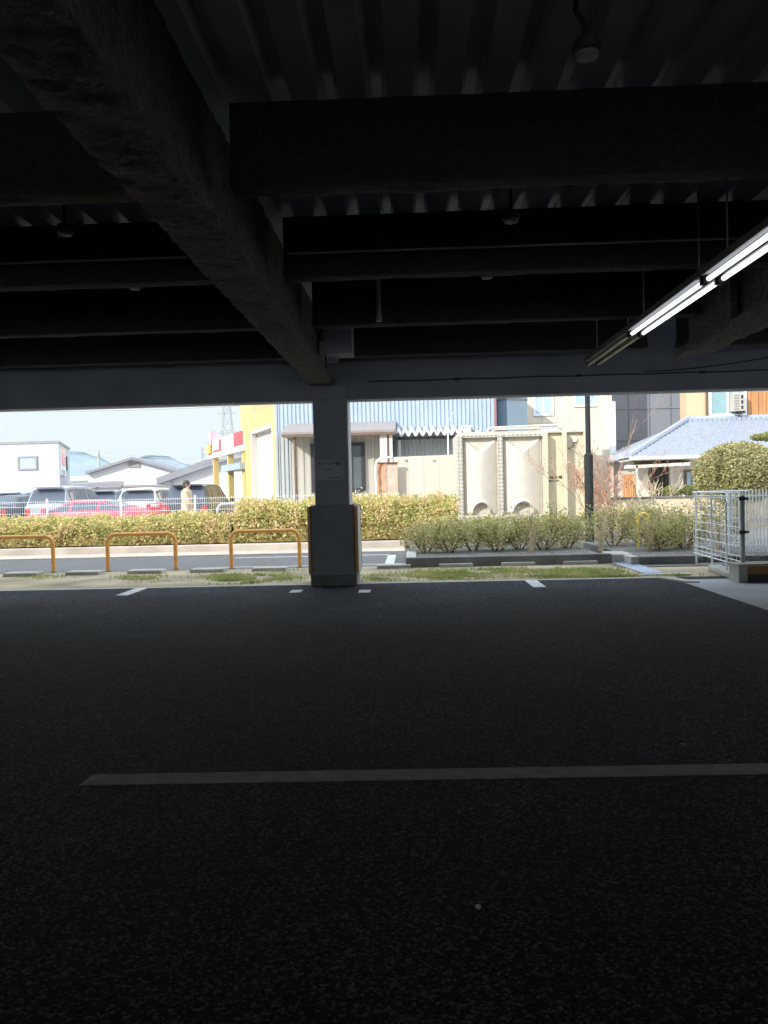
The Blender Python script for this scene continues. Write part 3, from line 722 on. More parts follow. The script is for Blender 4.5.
# verge grass
lf = MB(); lf.noremesh = True
def blade(x, y, h):
    a = U(0, 2 * PI); w = .006; b = U(.1, .6) * h; n = len(lf.v); ca, sa = math.cos(a), math.sin(a)
    lf.v.extend([(x - sa * w, y + ca * w, 0), (x + sa * w, y - ca * w, 0), (x + ca * b * .4 + sa * w * .7, y + sa * b * .4 - ca * w * .7, h * .6), (x + ca * b, y + sa * b, h)])
    lf.f.append((n, n + 1, n + 2, n + 3))
patches = [(250, 578, 45, 3.2, 6500), (232, 582, 25, 2, 2200), (140, 578, 22, 4, 1800), (440, 575, 45, 4.5, 5000), (455, 577, 30, 3, 2500), (380, 578, 16, 3, 1500), (520, 571, 55, 3.5, 4000), (590, 573, 40, 4, 5200), (560, 577, 50, 2, 2600), (620, 577, 30, 2, 1500), (680, 576.5, 18, 1.8, 1300), (285, 572, 20, 1.5, 700), (40, 577, 30, 2, 500)]
for (px, py, sx, sy, n) in patches:
    for k in range(int(n * .55)):
        qx, qy = px + random.gauss(0, sx * .5), py + random.gauss(0, sy * .5)
        p = gd(qx, min(max(qy, 569.5), 590))
        if not (10.36 < p.y < 12.5) or (2.9 < p.x < 3.6 and p.y > 10.4 and R() < .9) or p.x > 3.8: continue
        if mnoise.noise((p.x * 1.6, p.y * 2.2, 0)) < -.25: continue
        blade(p.x, p.y, U(.02, .055))
o = lf.build('grass', 'grass'); setp(o, 'patchy short grass growing on the sandy verge', 'grass', kind='stuff')

# ------------------------------------------------------------------ lamp pole
Yp = 15.9; xp = ax(590, Yp, 545)
t = thing('lamp_pole', 'tall black pole with thicker lower sleeve in the planter', 'pole', (xp, Yp, .1))
zs = az(588, 456, Yp)
MB().cyl((xp, Yp, .05), (xp, Yp, zs), .085, 20).build('sleeve', 'pole', t, smooth='angle')
MB().lathe((xp, Yp, zs), [(.085, 0), (.088, .01), (.06, .05), (.05, .06)], 20).build('collar', 'pole', t, smooth='angle')
MB().cyl((xp, Yp, zs), (xp, Yp, 5.2), .05, 16).build('shaft', 'pole', t, smooth='angle')
MB().tube([(xp, Yp, 5.15), (xp - .3, Yp, 5.3), (xp - .8, Yp, 5.35)], .03, 8).build('arm', 'pole', t, smooth=True)
# small yellow arch among shrubs
Yy = 14.0; x0, x1 = ax(637.5, Yy), ax(648, Yy); h = az(643, 513.5, Yy)
setp(MB().tube(arch_pts(x0, x1, Yy, h, .085), .022, 10).build('small_arch', 'signyellow', smooth='angle'), 'small yellow arch half hidden among the planter shrubs', 'barrier')

# ------------------------------------------------------------------ fences
def mesh_panel(mb, a, b, z0, z1, dv, rows, r=.0035):
    a, b = Vector(a), Vector(b); L = (b - a).length; n = max(2, int(L / dv))
    for i in range(n + 1):
        p = a.lerp(b, i / n); mb.tube([(p.x, p.y, z0), (p.x, p.y, z1)], r, 4, cap=False)
    for z in rows: mb.tube([(a.x, a.y, z), (b.x, b.y, z)], r * 1.25, 4, cap=False)
# white mesh fence of the car lot
YF = 19.6
t = thing('lot_fence', 'long white wire fence between hedge and car park', 'fence', (-7, YF, .0))
mb = MB(); mb.noremesh = True
mesh_panel(mb, (-15.5, YF, 0), (-.3, YF, 0), .15, 1.16, .055, [.2, .52, .84, 1.0, 1.12], .0030)
mb.build('wire_mesh', 'wire', t)
xs = [ax(px, YF) for px in (46, 120, 193)]; st = xs[1] - xs[0]
k = xs[0] - 2 * st
while k < -.2:
    MB().cyl((k, YF + .03, -.05), (k, YF + .03, 1.2), .024, 10).build('post', 'wire', t, smooth='angle'); k += st
# near mesh fence at right: panel running towards the camera and a return panel
A = gd(692, 562); A = Vector((4.09, 11.9, 0)); B_ = Vector((3.93, 9.78, 0)); ztop = 1.05
t = thing('wire_fence', 'white wire mesh fence panel beside the concrete plinth', 'fence', ((A.x + B_.x) / 2, (A.y + B_.y) / 2, .1))
rows = [.17, .22, .28] + [.40 + .115 * i for i in range(6)]
mb = MB(); mb.noremesh = True
mesh_panel(mb, A, B_, .17, ztop, .2, rows, .0038)
for (z, ofs) in ((ztop, 0), (ztop - .05, .03), (.17, 0)):
    mb.tube([(A.x + ofs, A.y, z), (B_.x + ofs, B_.y, z)], .008, 6)
mb.build('wire_mesh', 'wire', t)
mb = MB(); mb.noremesh = True
C_ = Vector((4.95, 12.05, 0)); mesh_panel(mb, A, C_, .17, ztop, .1, [.3, .6], .0025); mb.tube([(A.x, A.y, ztop), (C_.x, C_.y, ztop)], .012, 6)
mb.build('return_mesh', 'wire', t)
for f in (0.06, .42, .72):
    p = A.lerp(B_, f); MB().cyl((p.x, p.y, .02), (p.x, p.y, ztop if f < .5 else ztop - .12), .013, 10).build('post', 'wire', t, smooth='angle')
# grey post with clamps
p = gd(742, 578); p = Vector((ax(742, 9.75), 9.75, 0)); zt = az(742, 497, 9.75)
t = thing('fence_post', 'grey steel post with dark clamps at the fence end', 'post', p)
MB().cyl((p.x, p.y, .0), (p.x, p.y, zt), .026, 14).build('tube', 'galv', t, smooth='angle')
for z in (zt - .02, az(742, 532, 9.75)):
    MB().cyl((p.x, p.y, z - .02), (p.x, p.y, z + .02), .036, 14).bx(p.x - .05, p.x + .06, p.y - .045, p.y - .02, z - .012, z + .012).build('clamp', 'black', t)
MB().lathe((p.x, p.y, zt), [(.03, 0), (.028, .015), (.01, .025)], 14).build('cap', 'galv', t, smooth='angle')
# white picket panel beyond
Yk = 12.6; x0 = ax(728, Yk); zt = az(740, 489.5, Yk)
t = thing('picket_fence', 'white vertical bar fence behind the mesh fence at right', 'fence', (x0 + 1, Yk, 0))
mb = MB(); mb.noremesh = True
for i in range(40): mb.bx(x0 + i * .052, x0 + i * .052 + .015, Yk - .01, Yk + .01, .1, zt)
mb.build('bars', 'wire', t)
for z in (.2, .62, zt - .1): MB().bx(x0, x0 + 2.2, Yk + .01, Yk + .03, z - .015, z + .015).build('rail', 'wire', t)
for i in (0, 1): MB().bx(x0 + i * 2.1, x0 + i * 2.1 + .05, Yk + .03, Yk + .08, -.03, zt).build('post', 'wire', t)
# grey guard rail arch in the lot
Yg = 20.6; x0, x1 = ax(217, Yg), ax(268, Yg); h = az(243, 503.5, Yg)
setp(MB().tube(arch_pts(x0, x1, Yg, h, .16), .035, 10).build('guard_rail', 'galv', smooth='angle'), 'grey tubular guard rail before the yellow building', 'barrier')

# ------------------------------------------------------------------ windows helper (facing -Y)
def window(t, x0, x1, z0, z1, y, fm, pm, mull=1, fw=.05, dep=.05, name='window'):
    mb = MB().bx(x0, x1, y - dep, y + .01, z0, z0 + fw).bx(x0, x1, y - dep, y + .01, z1 - fw, z1).bx(x0, x0 + fw, y - dep, y + .01, z0 + fw, z1 - fw).bx(x1 - fw, x1, y - dep, y + .01, z0 + fw, z1 - fw)
    for i in range(1, mull + 1):
        xm = x0 + (x1 - x0) * i / (mull + 1); mb.bx(xm - fw * .4, xm + fw * .4, y - dep, y + .01, z0 + fw, z1 - fw)
    f = mb.build(name, fm, t)
    MB().bx(x0 + fw * .5, x1 - fw * .5, y - dep * .5, y - dep * .3, z0 + fw * .5, z1 - fw * .5).build('pane', pm, f)
    return f
def corr(x0, x1, pitch, y, d):
    out = []; x = x0
    while x < x1 - 1e-6:
        for (f, q) in ((0, 0), (.30, 0), (.42, d), (.72, d), (.86, 0)):
            out.append((min(x + f * pitch, x1), y - q))
        x += pitch
    out.append((x1, y)); return out

# ------------------------------------------------------------------ water tank
YT = 19.6
def tx(px): return at(px, 480, YT).x
def tz_(py, px=520): return at(px, py, YT).z
zb, zt = tz_(518.5), tz_(432.5)
xa, xb, xc, xd, xe = tx(460.5), tx(500.5), tx(544.5), tx(565), tx(586)
t = thing('water_tank', 'cream panelled water tank with two domed front panels behind shrubs', 'water tank', ((xa + xe) / 2, YT, 0))
DT = 1.9
MB().bx(xa, xe, YT + .10, YT + DT, zb, zt - .02).build('tank_body', 'tank_side', t)
MB().bx(xa - .03, xe + .03, YT - .04, YT + DT + .04, zt - .03, zt + .035).build('lid', 'tank_frame', t, bevel=.01)
MB().bx(xa - .05, xe + .05, YT - .02, YT + DT, zb - .07, zb).build('base_frame', 'bolt', t)
MB().bx(xa - .15, xe + .15, YT - .1, YT + DT + .1, -.05, zb - .07).build('foundation', 'concrete', t, bevel=.02)
# domed panels: heightfield between flanges (convex spine, V valley at top, arched hood at the bottom)
def domed(x0, x1, z0, z1):
    nx, nz = 64, 120; mb = MB()
    W = x1 - x0; Hh = z1 - z0
    for j in range(nz + 1):
        for i in range(nx + 1):
            u = i / nx * 2 - 1; v = j / nz
            edge = max(0.0, min(1.0, (1 - abs(u)) / .12)) * max(0.0, min(1.0, min(v, 1 - v) / .04))
            spine = .19 * max(0.0, 1 - abs(u) ** 1.6)
            top = max(0.0, (v - .80) / .20); vt = 1 - top * 1.0
            # V shaped fold at the top
            fold = max(0.0, min(1.0, (abs(u) * .9 + .12 - top) * 6 + .0)) if v > .80 else 1.0
            hgt = spine * (fold if v > .8 else 1)
            # arched scoop at the bottom
            if v < .24:
                rr = (u / .50) ** 2 + ((v - .02) / .15) ** 2
                def sm(a, b, q): q = max(0, min(1, (q - a) / (b - a))); return q * q * (3 - 2 * q)
                hgt = spine * (.12 + .88 * sm(.75, 1.05, rr)) + .035 * sm(.85, 1.05, rr) * (1 - sm(1.15, 1.6, rr))
            y = YT + .08 - edge * (hgt * .95)
            mb.v.append((x0 + W * i / nx, y, z0 + Hh * v))
    for j in range(nz):
        for i in range(nx):
            a = j * (nx + 1) + i; mb.f.append((a, a + 1, a + nx + 2, a + nx + 1))
    return mb.build('domed_panel', 'tank', t, smooth='angle')
fl = .07
domed(xa + .06, xb - .05, zb + .08, zt - .08); domed(xb + .05, xc - .05, zb + .08, zt - .08)
mb = MB()
for x, w in ((xa, .12), (xb, .12), (xc, .08)): mb.bx(x - w / 2, x + w / 2, YT - .07, YT + .12, zb, zt - .03)
mb.bx(xa, xc, YT - .05, YT + .12, zb, zb + .1).bx(xa, xc, YT - .05, YT + .12, zt - .1, zt - .02)
mb.build('flange', 'tank_frame', t, bevel=.006)
bo = MB()
for x in (xa - .04, xa + .04, xb - .04, xb + .04, xc):
    for i in range(22):
        z = zb + .06 + i * (zt - zb - .15) / 21; bo.bx(x - .012, x + .012, YT - .085, YT - .06, z - .012, z + .012)
for x0, x1 in ((xa, xb), (xb, xc)):
    for i in range(9):
        x = x0 + .1 + i * (x1 - x0 - .2) / 8
        for z in (zb + .05, zt - .06): bo.bx(x - .014, x + .014, YT - .065, YT - .04, z - .012, z + .012)
bo.build('bolts', 'bolt', t)
MB().bx(xd - .06, xd + .03, YT - .17, YT + .12, zb, zt - .03).build('fin', 'tank_side', t, bevel=.006)
MB().bx(xc - .02, xc + .07, YT - .17, YT + .12, zb, zt - .03).build('fin', 'tank_side', t, bevel=.006)
MB().bx(xe - .05, xe + .02, YT - .06, YT + .12, zb, zt - .03).build('fin', 'tank_side', t, bevel=.006)
MB().bx(xc, xe, YT + .06, YT + .11, zb, zt - .03).build('flat_panel', 'tank_side', t)
# left side face with flange columns
MB().bx(xa - .07, xa - .01, YT + .15, YT + DT, zb, zt).build('side_skin', 'tank_frame', t)
o = text_obj('受水槽', .085, 'ink', t, (at(556.5, 478, YT).x, YT + .054, at(554, 477.5, YT).z), 'lettering', ext=.002); bpy.context.view_layer.update(); fit(o, .30)
MB().bx(at(548.5, 481, YT).x, at(559, 481, YT).x, YT + .052, YT + .06, at(554, 481.4, YT).z, at(554, 480.4, YT).z).build('small_print', 'ink', t)
# pipework on top
z0 = zt + .06; mb = MB()
mb.tube([(tx(489), YT + .3, zt), (tx(490), YT + .3, z0 + .04), (tx(493), YT + .3, z0 + .09), (tx(560), YT + .3, z0 + .12)], .03, 8)
mb.tube([(tx(496), YT + .5, zt), (tx(497), YT + .5, z0 + .06), (tx(558), YT + .5, z0 + .07)], .022, 8)
setp(mb.build('roof_pipes', 'tank_frame', t, smooth='angle'))
MB().bx(tx(543), tx(562), YT + .2, YT + .7, zt + .02, zt + .13).build('valve_box', 'galv', t, bevel=.01)
MB().lathe((tx(575.5), YT + .05, tz_(441)), [(.05, -.05), (.06, -.03), (.05, 0), (.02, .01)], 16, 'Y').build('junction_box', 'white', t, smooth='angle')
mb = MB(); mb.tube([(tx(563), YT + .15, zt + .06), (tx(565), YT + .02, tz_(447)), (tx(570), YT, tz_(450)), (tx(574), YT, tz_(447)), (tx(576), YT + .02, tz_(442))], .012, 6).build('hose', 'black', t, smooth=True)
mb = MB(); mb.tube([(tx(576), YT + .02, tz_(441)), (tx(582), YT, tz_(447)), (tx(583), YT, tz_(454)), (tx(578), YT, tz_(456)), (tx(573), YT, tz_(449))], .007, 6).build('hose', 'galv', t, smooth=True)
setp(MB().tube([(tx(560), YT + .4, zt + .1), (tx(562), YT + .45, tz_(415)), (tx(567), YT + .5, tz_(400)), (tx(570), YT + .5, tz_(380)), (tx(571), YT + .5, tz_(350))], .012, 6).build('riser_cable', 'galv', t, smooth=True))

# cream yard wall with door panels and pipe
YW = 20.6
def wx(px): return at(px, 480, YW).x
z1 = at(424, 456, YW).z
t = thing('yard_wall', 'cream block yard wall between the pillar and the tank', 'wall', (wx(424), YW, 0), kind='thing')
MB().prism([(wx(394), -.05), (wx(457), -.05), (wx(457), az(457, 454.5, YW)), (wx(394), az(394, 457, YW))], YW, YW + .15, 'Y').build('blocks', 'cream_wall', t)
for px in (406, 434): MB().lathe((wx(px), YW - .01, at(px, 460, YW).z), [(.03, -.03), (.035, -.01), (.02, .02)], 10, 'Y').build('anchor', 'galv', t)
t = thing('door_panels', 'pair of rusty and tan door panels leaning at the yard wall', 'door', (wx(388), YW - .2, 0), kind='thing')
zd = at(388, 463.5, YW - .2).z
MB().bx(wx(377.5), wx(386.5), YW - .25, YW - .2, -.02, zd).build('rusty_leaf', 'rust', t, bevel=.006)
MB().bx(wx(386.8), wx(398), YW - .22, YW - .18, -.02, zd).build('tan_leaf', 'tan_panel', t, bevel=.006)
MB().bx(wx(377), wx(398.5), YW - .26, YW - .17, zd, zd + .03).build('head_rail', 'brown', t)
zp = at(384, 457.5, YW - .35).z; yp = YW - .35
P = [(at(377.5, 480, yp).x, yp, 0), (at(375.5, 480, yp).x, yp, zp - .25), (at(377, 470, yp).x, yp, zp - .1), (at(381, 470, yp).x, yp, zp - .01), (at(387, 470, yp).x, yp, zp), (at(393, 470, yp).x, yp, zp - .01)]
setp(MB().tube(P, .026, 10).build('bent_pipe', 'white', smooth=True), 'white bent pipe arching over the rusty door panel', 'pipe')
# antenna mast
xm_ = at(448, 440, 21.2).x
t = thing('antenna_mast', 'thin white mast with angled tip above the yard wall', 'mast', (xm_, 21.2, 0))
MB().cyl((xm_, 21.2, 0), (xm_, 21.2, az(448, 421, 21.2)), .02, 8).build('mast_tube', 'white', t, smooth='angle')
MB().tube([(xm_, 21.2, az(448, 422, 21.2)), at(451, 417, 21.2), at(455, 411, 21.2)], .015, 8).build('angled_tip', 'galv', t, smooth='angle')

# ------------------------------------------------------------------ blue corrugated factory
YB = 25.5
def fx(px): return at(px, 450, YB).x
def fz(py, px=400): return at(px, py, YB).z
t = thing('blue_factory', 'blue corrugated metal building behind the pillar', 'building', (fx(390), YB, 0))
x0, x1 = fx(277), fx(497)
MB().bx(x0, x1, YB + .06, YB + 12, -.03, 6.2).build('core_wall', 'blue_sheet', t)
MB().sheet(corr(x0, x1, .13, YB, .035), fz(433), 6.2).build('upper_cladding', 'blue_sheet', t)
MB().sheet(corr(x0, fx(291), .13, YB - .003, .03), .05, fz(433)).build('side_cladding', 'pale_sheet', t)
MB().bx(x0 - .05, x0 + .04, YB - .06, YB + .06, -.03, 6.2).build('corner_trim', 'pale_sheet', t)
MB().sheet(corr(fx(395), x1, .13, YB - .003, .035), .05, fz(433)).build('lower_cladding', 'pale_sheet', t)
MB().bx(x0, fx(398), YB - .25, YB, -.03, fz(496)).build('plinth', 'concrete', t)
MB().bx(fx(496) - .03, fx(496) + .03, YB - .1, YB - .02, 2, 6).build('downpipe', 'maroon', t)
# awning block with siding below
za0, za1 = fz(436), fz(428)
ya = YB - 1.1
t2 = MB().prism([(ya - .1, za0), (ya - .1, za0 + .12), (YB, za1 + .22), (YB, za0)], fx(288), fx(396.5), 'X').build('awning', 'awning', t)
MB().bx(fx(288), fx(396.5), ya - .13, ya - .06, za0 - .03, za0 + .05).build('gutter', 'brown', t2)
MB().sheet(corr(fx(293), fx(392), .22, YB - .35, .03), .05, za0).build('porch_siding', 'beige_sheet', t)
window(t, at(311, 460, YB - .4).x, at(364.5, 460, YB - .4).x, at(340, 492, YB - .4).z, at(340, 443, YB - .4).z, YB - .4, 'frame_dark', 'window_dark', 3, .10, .06)
MB().cyl((at(295.5, 460, ya).x, ya, .0), (at(294.5, 440, ya).x, ya, za0), .04, 8).build('downpipe', 'brown', t)
MB().bx(at(380, 450, ya).x, at(387, 450, ya).x, ya, ya + .2, .0, za0).build('porch_post', 'plaster_pale', t)
MB().bx(at(387, 450, ya).x, at(389, 450, ya).x, ya, ya + .1, .0, za0).build('porch_trim', 'brown', t)
MB().bx(at(389.5, 450, ya).x, at(392.5, 450, ya).x, ya, ya + .2, .0, za0).build('porch_post', 'plaster_pale', t)
# corrugated canopy with wavy edge
yc0, yc1 = YB - .8, YB
def waves(x0, x1, pitch, z, amp):
    out = []; n = int((x1 - x0) / pitch * 8)
    for i in range(n + 1):
        x = x0 + (x1 - x0) * i / n; out.append((x, z + amp * math.sin(2 * PI * (x - x0) / pitch)))
    return out
cz0 = at(430, 433.5, yc0).z; cx0, cx1 = at(396, 433, yc0).x, at(470, 433, yc0).x
pr = waves(cx0, cx1, (cx1 - cx0) / 10.3, 0, .07); mb = MB(); n = len(pr)
mb.add([(p[0], yc0, cz0 + p[1]) for p in pr] + [(p[0], yc1, cz0 + .25 + p[1]) for p in pr], [(i, i + 1, i + 1 + n, i + n) for i in range(n - 1)])
c3 = mb.build('wavy_canopy', 'whitewall_plain', t, solid=.03, smooth=True)
MB().bx(cx0, cx1, yc0 + .15, yc0 + .22, cz0 - .16, cz0 - .07).build('canopy_beam', 'frame_dark', c3)
for x in (cx0 + .1, cx1 - .1): MB().bx(x - .03, x + .03, yc0 + .15, yc0 + .21, 0, cz0 - .1).build('canopy_post', 'galv', c3)
# white vent stubs
for (px0, px1, py, lab) in ((464.5, 471, 427, 'square white vent stub behind the tank top'), (476.5, 480, 432, 'thin white vent pipe behind the tank top')):
    Y = 22.3; a, b = at(px0, py, Y), at(px1, py, Y)
    tt = thing('vent_stub', lab, 'vent', ((a.x + b.x) / 2, Y, 0))
    MB().bx(a.x, b.x, Y, Y + (b.x - a.x), 0, a.z).build('duct', 'white', tt, bevel=.01)
    MB().bx(a.x - .03, b.x + .03, Y - .03, Y + (b.x - a.x) + .03, a.z, a.z + .04).build('cap', 'white', tt, bevel=.006)
# duct tower
YD = 27
t = thing('duct_tower', 'blue grey sheet metal duct tower at the factory corner', 'duct', (at(512, 420, YD).x, YD, 0))
a, b, c = at(497.5, 400, YD), at(507, 400, YD - .5), at(527, 400, YD)
MB().prism([(a.x, YD), (b.x, YD - .45), (c.x, YD), (c.x, YD + 1.2), (a.x, YD + 1.2)], -.05, 6.4, 'Z').build('duct_body', 'ductlight', t)
for z in (az(510, 401, YD), az(510, 401, YD) - 1.4): MB().prism([(a.x - .02, YD - .02), (b.x, YD - .48), (c.x + .02, YD - .02), (c.x, YD + 1.2), (a.x, YD + 1.2)], z, z + .06, 'Z').build('joint_band', 'roofgrey', t)

# ------------------------------------------------------------------ yellow shop building (angled wall)
dirv = Vector((-.4, .915, 0)).normalized(); nrm = Vector((-.915, -.4, 0)).normalized()
C0 = Vector((fx(277.5) - .02, YB - .02, 0))
t = thing('yellow_building', 'yellow building with a large cream roller shutter', 'building', C0)
def wp(s, z, o=0.0): return C0 + dirv * s + nrm * o + Vector((0, 0, z))
def wall_slab(mb, s0, s1, z0, z1, o0, o1):
    A = [wp(s0, z0, o0), wp(s1, z0, o0), wp(s1, z1, o0), wp(s0, z1, o0)]; B = [wp(s0, z0, o1), wp(s1, z0, o1), wp(s1, z1, o1), wp(s0, z1, o1)]
    return mb.hull(A, B)
def s_at(px):          # distance along the angled wall seen at column px
    r = ray(px, 460); k = r.x / r.y
    return (k * C0.y - C0.x) / (dirv.x - k * dirv.y)
s0, s1, s2 = s_at(273), s_at(251.5), s_at(245)
P_ = wp(s0, 0); zs = az(273, 424, P_.y); zo = az(262, 411.5, wp((s0 + s1) / 2, 0).y)
mb = MB(); wall_slab(mb, 0, s0, -.03, 6, 0, -.3); wall_slab(mb, s1, s2, -.03, 6, 0, -.3); wall_slab(mb, s0, s1, zs, zo, 0, -.3)
mb.build('yellow_wall', 'yellow', t)
mb = MB(); wall_slab(mb, s0, s1, zo, 6, 0, -.3); mb.build('upper_band', 'orange_wall', t)
mb = MB(); wall_slab(mb, s2, s2 + 3, -.03, 6, -.5, -.8); mb.build('rear_wall', 'yellow', t)
sh = MB(); nz = 46
for i in range(nz):
    z0 = zs * i / nz; z1 = zs * (i + 1) / nz
    wall_slab(sh, s0 + .02, s1 - .02, z0, z1 - .012, -.20, -.27)
wall_slab(sh, s0, s1, 0, zs, -.25, -.28)
sh.build('roller_shutter', 'shutter', t)
mb = MB(); wall_slab(mb, s1 - .12, s1 + .02, 0, zs, .01, -.26); wall_slab(mb, s0 - .02, s0 + .06, 0, zs, .01, -.26); wall_slab(mb, s0, s1, zs - .1, zs + .02, .01, -.26)
mb.build('shutter_frame', 'shutter', t)
# ------------------------------------------------------------------ shop with sign
YS = 32.0
e1 = at(243, 440, YS); e0 = at(208, 445, YS + 6.6)
sd = Vector((e0.x - e1.x, e0.y - e1.y, 0)); SL = sd.length; sd.normalize(); sn = Vector((-sd.y, sd.x, 0)) if (-sd.y) < 0 else Vector((sd.y, -sd.x, 0))
if sn.y > 0: sn = -sn
t = thing('shop_front', 'yellow shop front with a white and red roof sign', 'shop', (e1.x, e1.y, 0))
def sp(s, z, o=0.0): return Vector((e1.x, e1.y, 0)) + sd * s + sn * o + Vector((0, 0, z))
def sslab(mb, s0, s1, z0, z1, o0, o1):
    return mb.hull([sp(s0, z0, o0), sp(s1, z0, o0), sp(s1, z1, o0), sp(s0, z1, o0)], [sp(s0, z0, o1), sp(s1, z0, o1), sp(s1, z1, o1), sp(s0, z1, o1)])
zl, zh = az(243, 446.5, YS), az(243, 430, YS)
sg = sslab(MB(), 0, SL, zl, zh, 0, -.35).build('sign_board', 'white', t)
def sg_block(s0, s1, a, b, mat, nm='emblem', o=.03): sslab(MB(), s0 * SL, s1 * SL, zl + (zh - zl) * a, zl + (zh - zl) * b, o, 0).build(nm, mat, sg)
sg_block(0, .22, .12, .98, 'red'); sg_block(.58, .64, .12, .92, 'red'); sg_block(.64, .82, .12, .26, 'red'); sg_block(.28, .52, .2, .86, 'peach')
sg_block(.30, .33, .30, .86, 'white', o=.04); sg_block(.40, .43, .30, .86, 'white', o=.04)
sg_block(.86, .97, .02, 1.0, 'red', o=.05); sg_block(.88, .99, .12, .72, 'signyellow', o=.1); sg_block(1.0, 1.04, .18, .74, 'red', o=.02)
sslab(MB(), SL * .86, SL * .94, zh - .2, zh + .45, .06, -.2).build('tall_panel', 'pink', t)
sslab(MB(), -.2, SL, zl - .16, zl, .05, -1.2).build('sign_soffit', 'white', t)
for s in (.86, .42, .02): sslab(MB(), SL * s, SL * s + .22, 0, zl - .1, -.05, -.28).build('column', 'yellow', t)
sslab(MB(), 0, SL * .9, 0, zl - .2, -2.6, -2.8).build('shop_wall', 'plaster', t)
for s in (.05, .22, .40):
    sslab(MB(), SL * s, SL * s + .55, .1, 2.1, -2.5, -2.6).build('shop_window', 'window_dark', t)
zc = az(232, 470, YS + 1)
sslab(MB(), 0, SL * .50, zc, zc + .26, .15, -1.2).build('entry_canopy', 'ductlight', t)

# ------------------------------------------------------------------ cream building and grey building
YC = 33
t = thing('cream_building', 'cream clad building with pale blue windows behind the tank', 'building', (at(570, 450, YC).x, YC, 0))
x0, x1 = at(520, 420, YC).x, at(612, 420, YC).x
MB().bx(x0, x1, YC, YC + 6, -.05, 9.5).build('wall', 'cream', t)
for (a, b, c, d) in ((533.5, 553.5, 416, 393), (574, 597, 407, 380)):
    window(t, at(a, c, YC).x, at(b, c, YC).x, at(a, c, YC).z, at(a, d, YC).z, YC, 'white', 'window_blue', 1, .08, .06)
MB().bx(at(608, 400, YC).x, at(614, 400, YC).x, YC - .2, YC + .1, -.05, az(611, 402, YC)).build('downpipe', 'white', t)
YG = 35
t = thing('grey_building', 'dark grey metal clad building behind the tiled house', 'building', (at(650, 430, YG).x, YG, 0))
MB().bx(at(612, 430, YG).x, at(700, 430, YG).x, YG, YG + 6, -.05, 9.5).build('wall', 'greypanel', t)
MB().bx(at(612, 430, YG).x, at(700, 430, YG).x, YG - .03, YG, az(640, 409, YG), az(640, 408, YG)).build('seam_strip', 'roofgrey', t)
MB().bx(ax(592, 30), ax(614, 30), 30, 30.15, 0, az(610, 455, 30)).build('low_screen', 'tan_panel', t)

# ------------------------------------------------------------------ tiled house
YH = 28.0
t = thing('tiled_house', 'two storey house with grey tiled lower roof and brown boards', 'house', (at(710, 460, YH).x, YH, 0))
# lower storey walls
def hx(px, Y=YH): return at(px, 470, Y).x
def hz(py, px=690, Y=YH): return at(px, py, Y).z
MB().bx(hx(634), hx(800), YH, YH + 6, -.03, hz(455)).build('lower_wall', 'plaster_pale', t)
# roof: hip roof plane with tile courses
ye, yr = YH - 1.0, YH + 3.4
eL = at(629, 457.5, ye); ez = eL.z
eR = Vector((at(800, 457, ye).x, ye, ez))
rL = at(688, 421, yr); rz = rL.z; rR = Vector((at(800, 410, yr).x, yr, rz))
mb = MB(); nr = 15; ncol = 40
def rp(u, v, lift=0):
    a = eL.lerp(eR, u); b = rL.lerp(rR, u); p = a.lerp(b, v); return Vector((p.x, p.y, p.z + lift))
for i in range(nr):
    v0, v1 = i / nr, (i + 1) / nr
    xs_ = []
    n2 = 2 * ncol
    row0 = []; row1 = []
    for k in range(n2 * 2 + 1):
        u = k / (n2 * 2); w = .022 * math.sin(k * PI / 2) 
        row0.append(rp(u, v0, .06 + w)); row1.append(rp(u, v1, .0 + w))
    m = len(row0); mb.add(row0 + row1, [(k, k + 1, k + 1 + m, k + m) for k in range(m - 1)])
    mb.add(row0 + [q - Vector((0, 0, .06)) for q in row0], [(k, k + m, k + 1 + m, k + 1) for k in range(m - 1)])
mb.noremesh = True
rf = mb.build('tiled_roof', 'tile', t)
# left hip slope
hipb = Vector((eL.x - .0, yr + 3.0, ez))
MB().hull([eL, rL, hipb], [eL - Vector((0, 0, .06)), rL - Vector((0, 0, .06)), hipb - Vector((0, 0, .06))]).build('hip_slope', 'tile', rf)
MB().tube([eL + Vector((0, 0, .06)), rL + Vector((0, 0, .1))], .11, 8).build('hip_ridge', 'tile', rf, smooth='angle')
mb = MB()
for k in range(24):
    p = rL.lerp(rR, k / 23); mb.rbx((p.x, p.y - .18, p.z + .02), .16, .1, .1)
mb.tube([rL + Vector((0, 0, .06)), rR + Vector((0, 0, .06))], .12, 8); mb.build('top_ridge', 'tile', rf)
MB().slab4(eL - Vector((0, .02, 0)), eR - Vector((0, .02, 0)), (eR.x, YH + .3, ez - .02), (eL.x, YH + .3, ez - .02), (0, 0, -.10)).build('soffit', 'plaster_pale', t)
MB().bx(eL.x, eR.x, ye - .1, ye, ez - .08, ez + .02).build('gutter', 'whitewall_plain', t)
